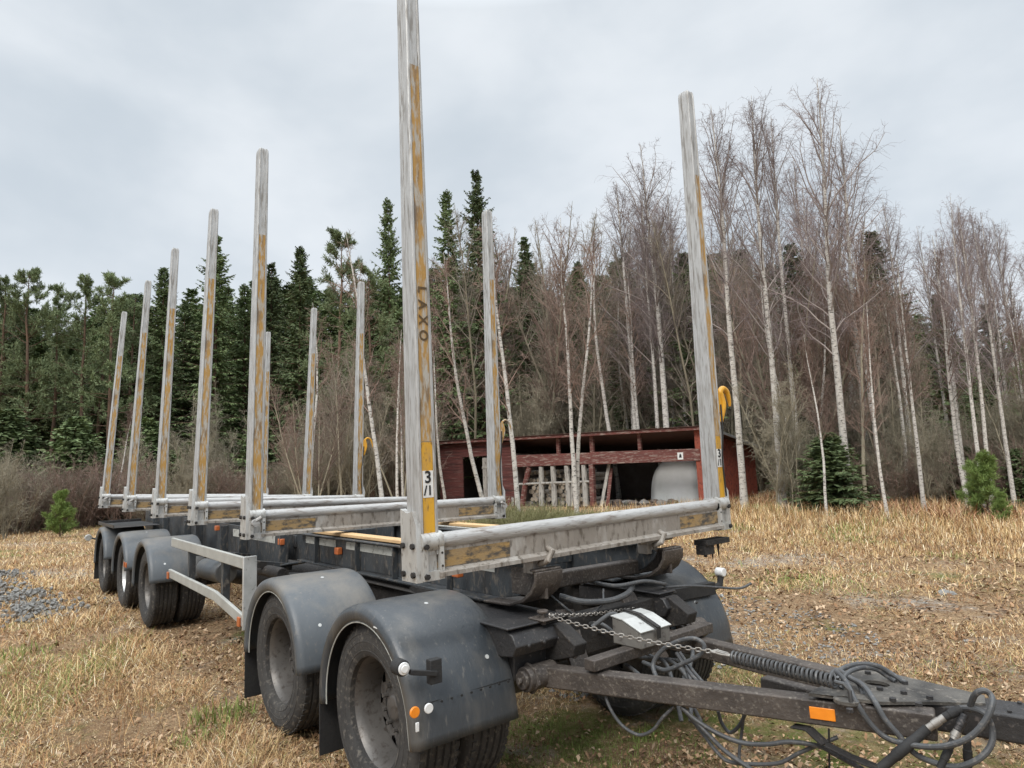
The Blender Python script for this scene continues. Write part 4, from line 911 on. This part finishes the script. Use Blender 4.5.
# -- conifers one by one
for kind, px, D, top, v, wd, lab in (
    ('spruce', 487, 36, 170, 0, .8, 'tall dark spruce with a pointed top above the shed'), ('spruce', 455, 37, 190, 1, .75, 'dark spruce left of the tallest one, tops almost level'),
    ('spruce', 393, 33, 198, 2, .62, 'narrow pointed spruce behind the front near stake'), ('pine', 340, 31, 226, 0, .9, 'broad-topped conifer between the far stakes'),
    ('spruce', 300, 36, 246, 1, .9, 'dark spruce behind the far stakes of the rear bunks'), ('spruce', 213, 42, 234, 0, .95, 'tall dark spruce behind the near stakes'),
    ('spruce', 243, 44, 284, 2, 1., 'dark spruce right behind the second near stake'), ('spruce', 270, 43, 262, 0, 1., 'dark spruce between the near and far stakes'),
    ('spruce', 158, 44, 266, 1, .9, 'dark spruce behind the two rearmost near stakes'), ('spruce', 181, 47, 300, 2, .9, 'lower spruce in the gap between the rear near stakes'),
    ('spruce', 535, 40, 235, 2, .8, 'spruce behind bare trees above the shed roof'), ('spruce', 590, 42, 260, 1, .9, 'spruce half hidden by bare trees above the shed'),
    ('spruce', 700, 34, 250, 0, 1.1, 'dark spruce behind the tall birches, right of the front far stake'), ('spruce', 640, 40, 250, 2, 1., 'dark spruce behind the birch left of the front far stake'),
    ('spruce', 900, 32, 225, 1, 1.2, 'wide spruce seen through the bare trees right of the tallest birch'), ('spruce', 815, 34, 240, 2, 1.2, 'dark spruce seen between the tall birch trunks'),
    ('spruce', 1010, 33, 300, 0, 1.2, 'dark spruce behind the birches at the right edge'), ('spruce', 960, 36, 290, 1, 1.1, 'dark spruce behind the young pine'),
    ('pine', 22, 42, 262, 0, .9, 'tall pine nearest the left edge'), ('pine', 50, 44, 282, 1, .8, 'pine second from the left edge'), ('pine', 80, 42, 272, 2, .85, 'pine third from the left edge'),
    ('pine', 106, 41, 268, 0, .95, 'pine with a full crown left of the rearmost near stake'), ('pine', 128, 44, 290, 1, .9, 'pine right behind the rearmost near stake'), ('pine', -8, 43, 270, 2, .9, 'pine cut by the left edge of the picture'),
    ('pine', 372, 30, 262, 1, .9, 'light green conifer right of the far stake with the hook'), ('pine', 1040, 30, 330, 1, .9, 'pine beyond the right edge of the picture')):
    tree(kind, px, D, top, label=lab, group='conifers of the wood edge', v=v, wide=wd)
for px, D, top, lab, v, kd in ((62, 27, 488, 'small bright green pine at the edge of the field on the left', 0, 'young_pine'), (985, 19.3, 447, 'young green pine at the foot of the right-hand birches', 1, 'young_pine'), (1000, 18.5, 490, 'low green pine bush in the tall grass at the right', 0, 'young_pine'),
    (832, 21.0, 432, 'dark green young spruce in front of the tallest birch', 0, 'young_spruce'), (30, 36, 470, 'mid green young spruce in the brush near the left edge', 0, 'young_spruce'), (80, 37, 466, 'mid green young spruce behind the small bright pine', 0, 'young_spruce'), (4, 35, 478, 'young spruce cut by the left edge', 0, 'young_spruce'), (172, 32, 450, 'young green spruce behind the near stakes', 0, 'young_spruce')):
    tree(kd, px, D, top, label=lab, group='young conifers', v=v, wide=1.7 if px == 832 else 1.0)
r9 = np.random.default_rng(31)
for k in range(20):
    px = float(790+r9.uniform(-15, 15)+k*13.5); D = float(r9.uniform(22.5, 30))
    tree('young_spruce', px, D, float(r9.uniform(425, 478)), label='small dark green spruce growing in the shade between the birch trunks', group='small spruces under the birches', wide=1.5)
for k in range(14):
    px = float(r9.uniform(-20, 400)); tree('young_spruce', px, float(r9.uniform(33, 40)), float(r9.uniform(405, 455)), label='small green conifer in the brushwood behind the trailer', group='small conifers in the brushwood', wide=1.4)
# -- bare trees forming the wood edge
r5 = np.random.default_rng(11)
def skyline(px):     # height of the bare trees' tops across the picture
    return float(np.interp(px, [-60, 130, 300, 420, 470, 540, 600, 650, 700, 760, 830, 900, 950, 1000, 1090], [400, 400, 350, 300, 215, 190, 215, 190, 165, 150, 150, 205, 225, 200, 210]))
for k in range(60):
    px = float(np.interp(k+r5.uniform(-.4, .4), [0, 14, 45, 72], [300, 440, 760, 1080])); D = float(r5.uniform(21, 34)) if px > 700 else float(r5.uniform(36, 44)) if px > 425 else float(r5.uniform(24, 34))
    if 685 < px < 780: D = float(r5.uniform(33, 40))
    tree('alder', px, D, skyline(px)+(45 if px > 640 else 5)+abs(r5.normal(0, 45)), label='leafless brown-grey tree in the thicket of the wood edge behind the clearing', group='leafless trees of the wood edge', wide=.95)
for k in range(22):
    px = float(r5.uniform(640, 1080)); tree('birch', px, float(r5.uniform(28, 42)), skyline(px)+abs(r5.normal(0, 40))-10, label='pale slender birch standing back among the thicket of the wood edge', group='birches standing back in the wood', wide=.8)
for k in range(40):
    px = float(r5.uniform(-40, 560)) if k < 22 else float(r5.uniform(700, 1070)); D = float(r5.uniform(27, 37)) if px < 560 else float(r5.uniform(20.5, 27))
    if 700 > px > 420: D = float(r5.uniform(37, 42))
    if px > 700: D = float(r5.uniform(23, 32))+(9 if px < 785 else 0)
    tree('sallow', px, D, float(r5.uniform(375, 440)) if px > 200 else float(r5.uniform(415, 455)), label='many-stemmed leafless bush at the foot of the wood edge', group='many-stemmed leafless bushes', wide=1.1)
for k in range(26):
    px = float(r5.uniform(560, 1070)); D = float(r5.uniform(22, 32))+(9 if px < 785 else 0)
    tree('thin_birch', px, D, float(r5.uniform(230, 330)), label='thin pale stem among the many slender trunks of the wood edge', group='thin pale stems of the wood edge', wide=1.2)
for k in range(34):
    px = float(r5.uniform(425, 800)) if k < 22 else float(r5.uniform(780, 1070)); D = float(r5.uniform(34, 41)) if px < 790 else float(r5.uniform(22, 30))
    tree('sallow', px, D, float(r5.uniform(335, 415)), label='many-stemmed leafless bush reaching above the shed or between the birch trunks', group='tall leafless bushes deep in the wood', wide=1.1)
# -- second row: spruces and pines closing the wood
for k in range(150):
    px = -60+k*7.8+float(r5.uniform(-8, 8)); D = float(r5.uniform(46, 62))
    tp = float(np.interp(px, [-60, 140, 200, 300, 420, 500, 560, 640, 760, 860, 960, 1090], [285, 292, 280, 272, 268, 240, 270, 255, 245, 255, 310, 310]))+abs(float(r5.normal(0, 30)))
    tree('spruce' if px > 110 or k % 3 else 'pine', px, D, tp, label='dark conifer in the closed back rows of the wood', group='conifers in the back rows of the wood', wide=1.5)
# -- brush at the foot
for k in range(130):
    px = float(r5.uniform(-60, 420)) if k < 95 else float(r5.uniform(430, 1080)); D = float(r5.uniform(31, 39)) if px < 430 else float(r5.uniform(38, 42)) if px < 790 else float(r5.uniform(23, 32))
    p = on(px, D); o = link('shrub', SHR[k % 4], None, (p.x, p.y, float(gz(p.x, p.y))), (0, 0, float(r5.uniform(0, 6))), float(r5.uniform(.65, 1.15)) if px > 430 else float(r5.uniform(.9, 1.35)))
    tag(o, 'leafless reddish brown brushwood shrub along the edge of the clearing', 'shrub', 'brushwood along the edge of the clearing')

BUSHM = shrub_mesh(300, mat('olive_green_low_bush', (.17, .19, .07), (.25, .21, .12), 3, .8), .75, 300, .6)
for k, (px, D) in enumerate(((515, 12.6), (532, 13.4), (550, 12.8), (566, 13.6), (583, 14.2), (598, 14.6))):
    p = on(px, D); tag(link('low_bush', BUSHM, None, (p.x, p.y, 0), (0, 0, k*1.3), (1.0, 1.0, 1.12-.09*k)), 'low olive green bush among the low bushes in front of the shed', 'bush', 'low green bushes in front of the shed')

# ================================================================== ground cover
def inview(x, y, marg=420):
    dx = np.stack([x-CAM.x, y-CAM.y, np.full_like(x, -CAM.z)], -1); z = dx @ np.array(fw); px = 512+FPX*(dx @ np.array(rt))/z; py = 384-FPX*(dx @ np.array(up))/z
    return (z > .3) & (px > -marg) & (px < 1024+marg) & (py < 768+marg*1.3)
def scatter(r, n, d0, d1, power=1.):
    """n points in the view wedge; density falls with distance"""
    th = r.uniform(YAW-1.1, YAW+1.1, n); u = r.random(n); d = (d0**(1-power)+(d1**(1-power)-d0**(1-power))*u)**(1/(1-power)) if power != 1 else d0*(d1/d0)**u
    x, y = CAM.x+d*np.cos(th), CAM.y+d*np.sin(th); k = inview(x, y); return x[k], y[k], d[k]
def blades(r, x, y, d, L, wd, flat, cols, colp, name):
    n = len(x); z = gz(x, y); a = r.uniform(0, 2*np.pi, n); el = np.clip(r.normal(flat, .35, n), .03, 1.5)
    dr = np.stack([np.cos(a)*np.cos(el), np.sin(a)*np.cos(el), np.sin(el)], 1); L = L*r.uniform(.4, 1.25, n); wd = wd*np.clip(d/3.0, 1, 6)**.9*r.uniform(.7, 1.4, n)
    side = np.stack([-np.sin(a), np.cos(a), np.zeros(n)], 1)*wd[:, None]; b = np.stack([x, y, z-.01], 1); mid = b+dr*L[:, None]*.55; dr2 = dr.copy(); dr2[:, 2] -= r.uniform(.1, .7, n); tip = mid+dr2*L[:, None]*.45
    tip[:, 2] = np.maximum(tip[:, 2], z+.004)
    V = np.stack([b-side, b+side, mid+side*.8, mid-side*.8, tip+side*.15, tip-side*.15], 1).reshape(-1, 3); i = (np.arange(n)*6)[:, None]
    F = np.concatenate([i+np.array([0, 1, 2, 3]), i+np.array([3, 2, 4, 5])])
    c = np.array(cols)[np.array(colp)]*r.uniform(.7, 1.25, (n, 1)); C4 = np.concatenate([c, np.ones((n, 1))], 1); C4 = np.repeat(C4, 6, 0)
    return npmesh(name, V, F, GRASS, 4, col=C4)
TAN = [(.56, .395, .20), (.44, .285, .135), (.70, .54, .32), (.18, .105, .055), (.18, .23, .065), (.34, .18, .085), (.76, .66, .48)]
def pick(r, x, y, base):
    n = len(x); p = np.tile(np.array(base, float), (n, 1)); g_ = np.clip((fbm(x, y, 1.1, 21)-.18)*6, 0, 1); p[:, 4] += g_*.5
    br = np.clip((fbm(x, y, 2.2, 5)-.08)*5, 0, 1); p[:, 3] += br*.5; p[:, 5] += br*.3
    p /= p.sum(1, keepdims=True); return (p.cumsum(1) > r.random((n, 1))).argmax(1)
r6 = np.random.default_rng(5)
def left_of(x, y): return y < -1.35                      # the rough side of the trailer, towards the near left
x, y, d = scatter(r6, 1450000, 1.2, 16, 1.25)
k = (left_of(x, y) | (x < -11)) | (r6.random(len(x)) < .85); x, y, d = x[k], y[k], d[k]
bare = (fbm(x, y, .9, 8) > .28) | (np.hypot(x-.4, y-.2) < 1.6); k = ~bare | (r6.random(len(x)) < .72); x, y, d = x[k], y[k], d[k]
Ls = np.where(left_of(x, y), .115, .06)*(1+.75*np.clip(fbm(x, y, 1.9, 12)*4, -1, 1.3))
tag(link('grass', blades(r6, x, y, d, Ls, .00085, .40, TAN, pick(r6, x, y, (.24, .23, .12, .20, .03, .21, .06)), 'grass')), 'matted dry straw grass with brown leaves covering the clearing', 'grass', kind='stuff')
# far field grass: longer tufts
x, y, d = scatter(r6, 480000, 9, 42, .9)
rightband = (y > 8.5+1.2*fbm(x, y, .6, 2)) & (x > -16); leftfar = (x < -9); inside_shed = ((x-FR.x)*US.x+(y-FR.y)*US.y < .1) & ((x-FR.x)*US.x+(y-FR.y)*US.y > XL) & ((x-FR.x)*NS.x+(y-FR.y)*NS.y > -.1)
sx_ = (x-FR.x)*US.x+(y-FR.y)*US.y; nearshed = (sx_ < -.6) & ((x-FR.x)*NS.x+(y-FR.y)*NS.y > -4.5); k = (rightband | leftfar | (r6.random(len(x)) < .3)) & ~inside_shed & (~nearshed | (r6.random(len(x)) < .25)); x, y, d = x[k], y[k], d[k]
rb = (y > 8.5+1.2*fbm(x, y, .6, 2)) & (x > -16); ramp_ = np.clip((y-10.5)/4, 0, 1)
Ls = np.where(rb, .14+.30*ramp_*(1+fbm(x, y, 1.2, 31)), .16+.10*np.clip((d-25)/10, 0, 1))
tag(link('tall_grass', blades(r6, x, y, d, Ls, .0009, np.where(rb, .95, .5), TAN, pick(r6, x, y, (.27, .26, .17, .13, .03, .15, .07)), 'tall_grass')), 'pale tall dry grass along the far edge of the clearing', 'tall grass', kind='stuff')
# reddish bracken at the wood edge
x, y, d = scatter(r6, 110000, 15, 30, .5); k = (y > 13.6-.25*x*0+.8*fbm(x, y, .9, 3)) & (x > -11.5) & (fbm(x, y, .8, 44) > .0) & ~(((x-FR.x)*US.x+(y-FR.y)*US.y < .1) & ((x-FR.x)*NS.x+(y-FR.y)*NS.y > -.1)); x, y, d = x[k], y[k], d[k]
RED = [(.43, .24, .14), (.36, .19, .11), (.54, .36, .22), (.27, .15, .09)]
m_ = blades(r6, x, y, d, np.full(len(x), .55), .0024, .55, RED, r6.integers(0, 4, len(x)), 'bracken')
tag(link('bracken', m_), 'rusty red dead bracken at the foot of the wood edge', 'bracken', kind='stuff')
# upright weeds and green tufts near the camera
def tuft(r, cx, cy, n, rad, L, colsel, wd=.0014, flat=1.15):
    a = r.uniform(0, 6.3, n); q = np.sqrt(r.random(n))*rad; return cx+np.cos(a)*q, cy+np.sin(a)*q
GX, GY, GL, GC, GD = [], [], [], [], []
for px, py, n, rad, L, cc in ((222, 715, 260, .22, .13, 4), (205, 735, 160, .22, .10, 4), (110, 665, 120, .2, .08, 4), (15, 655, 160, .3, .14, 4), (560, 745, 900, .5, .05, 4), (640, 748, 800, .4, .05, 4), (520, 735, 600, .35, .05, 4), (800, 575, 500, .5, .05, 4)):
    d_ = ray(px, py); q = CAM+d_*(-CAM.z/d_.z); a, b_ = tuft(r6, q.x, q.y, n, rad, L, cc); GX.append(a); GY.append(b_); GL.append(np.full(n, L)); GC.append(np.full(n, cc)); GD.append(np.full(n, (q-CAM).length))
for k in range(320):    # brown stalks sticking up, clumps
    px, py = r6.uniform(-40, 330), r6.uniform(590, 800)
    d_ = ray(px, py); q = CAM+d_*(-CAM.z/d_.z)
    if q.y > -1.45: continue
    n = 6; a, b_ = tuft(r6, q.x, q.y, n, .06, .2, 3); GX.append(a); GY.append(b_); GL.append(np.full(n, r6.uniform(.10, .26))); GC.append(r6.choice([3, 5, 1], n)); GD.append(np.full(n, 3.))
x, y, L, c_i, d = map(np.concatenate, (GX, GY, GL, GC, GD))
tag(link('weeds', blades(r6, x, y, d, L, .0015, 1.15, TAN, c_i, 'weeds')), 'green tufts and brown stalks sticking out of the straw', 'weeds', kind='stuff')
# fallen leaves
x, y, d = scatter(r6, 80000, 1.8, 15, 1.3); k = (fbm(x, y, 1.3, 77) > .02-.12*(y > .4)) | (r6.random(len(x)) < .25); x, y, d = x[k], y[k], d[k]; n = len(x); z = gz(x, y)+.012+.02*r6.random(n)
a = r6.uniform(0, 6.3, n); s = r6.uniform(.009, .023, n)*np.clip(d/6, .9, 1.8); t1 = np.stack([np.cos(a), np.sin(a), r6.normal(0, .4, n)], 1); t2 = np.stack([-np.sin(a), np.cos(a), r6.normal(0, .4, n)], 1); c0 = np.stack([x, y, z], 1)
V = np.stack([c0-t1*s[:, None], c0+t2*s[:, None]*.6+np.array([0, 0, .006]), c0+t1*s[:, None], c0-t2*s[:, None]*.6+np.array([0, 0, .008])], 1).reshape(-1, 3)
LC = np.array([(.19, .11, .06), (.27, .165, .095), (.13, .08, .05), (.40, .29, .19), (.31, .20, .12)])[r6.integers(0, 5, n)]*r6.uniform(.7, 1.3, (n, 1)); C4 = np.repeat(np.concatenate([LC, np.ones((n, 1))], 1), 4, 0)
tag(link('fallen_leaves', npmesh('fallen_leaves', V, np.arange(4*n).reshape(-1, 4), GRASS, 4, col=C4)), 'brown fallen leaves scattered over the clearing', 'leaves', kind='stuff')
# gravel heap at the left and loose stones
g = MB(); r7 = random.Random(4)
base = [CAM+ray(px, py)*(-CAM.z/ray(px, py).z) for px, py in ((-10, 590), (15, 600), (-50, 600), (-5, 578), (40, 612))]
for q in range(1000):
    b_ = r7.choice(base); px_, py_ = b_.x+r7.gauss(0, .38), b_.y+r7.gauss(0, .24)
    dd = min(math.hypot(px_-k.x, py_-k.y) for k in base); hh = max(0, .16-.14*dd)
    s = r7.uniform(.018, .05); e1 = [Vector((r7.gauss(0, 1), r7.gauss(0, 1), r7.gauss(0, .8))).normalized()*s*r7.uniform(.7, 1.2) for _ in range(6)]
    c0 = Vector((px_, py_, float(gz(px_, py_))+hh*r7.random()+.01))
    o6 = [(1, 0, 0), (-1, 0, 0), (0, 1, 0), (0, -1, 0), (0, 0, 1), (0, 0, -1)]; rm_ = Matrix.Rotation(r7.uniform(0, 6), 3, Vector((r7.gauss(0, 1), r7.gauss(0, 1), 1)).normalized())
    vs = [c0+(rm_ @ Vector(o))*s*r7.uniform(.6, 1.2) for o in o6]; g.add(vs, [(0, 2, 4), (2, 1, 4), (1, 3, 4), (3, 0, 4), (2, 0, 5), (1, 2, 5), (3, 1, 5), (0, 3, 5)])
tag(g.build('gravel', STONE), 'low heap of grey crushed gravel in the dry grass at the left', 'gravel', kind='stuff')
g = MB(); r8 = np.random.default_rng(8); x, y, d = scatter(r8, 30000, 4, 16, .8); k = (y > .5) & (fbm(x, y, .9, 8) > .22); x, y = x[k], y[k]
for px_, py_ in list(zip(x, y))[:2200]:
    s = r7.uniform(.008, .026); z_ = float(gz(px_, py_))+s*.3; rm_ = Matrix.Rotation(r7.uniform(0, 6), 3, 'Z')
    vs = [Vector((px_, py_, z_))+(rm_ @ Vector(o))*s*r7.uniform(.6, 1.2) for o in ((1, 0, 0), (-1, 0, 0), (0, 1, 0), (0, -1, 0), (0, 0, .7), (0, 0, -.6))]; g.add(vs, [(0, 2, 4), (2, 1, 4), (1, 3, 4), (3, 0, 4), (2, 0, 5), (1, 2, 5), (3, 1, 5), (0, 3, 5)])
tag(g.build('pebbles', STONE), 'pale pebbles showing through the thin grass at the right', 'pebbles', kind='stuff')
for k, (px, py, r_) in enumerate(((945, 592, .10), (880, 655, .035), (968, 640, .04))):
    d_ = ray(px, py); q = CAM+d_*(-CAM.z/d_.z); g = MB(); rock(g, (0, 0, 0), r_, .5, k); tag(g.build('stone', STONE, loc=(q.x, q.y, float(gz(q.x, q.y)))), ['flat pale stone lying in the grass at the right, the largest one', 'small stone in the leaves beyond the drawbar', 'small stone in the grass near the right edge'][k], 'stone')
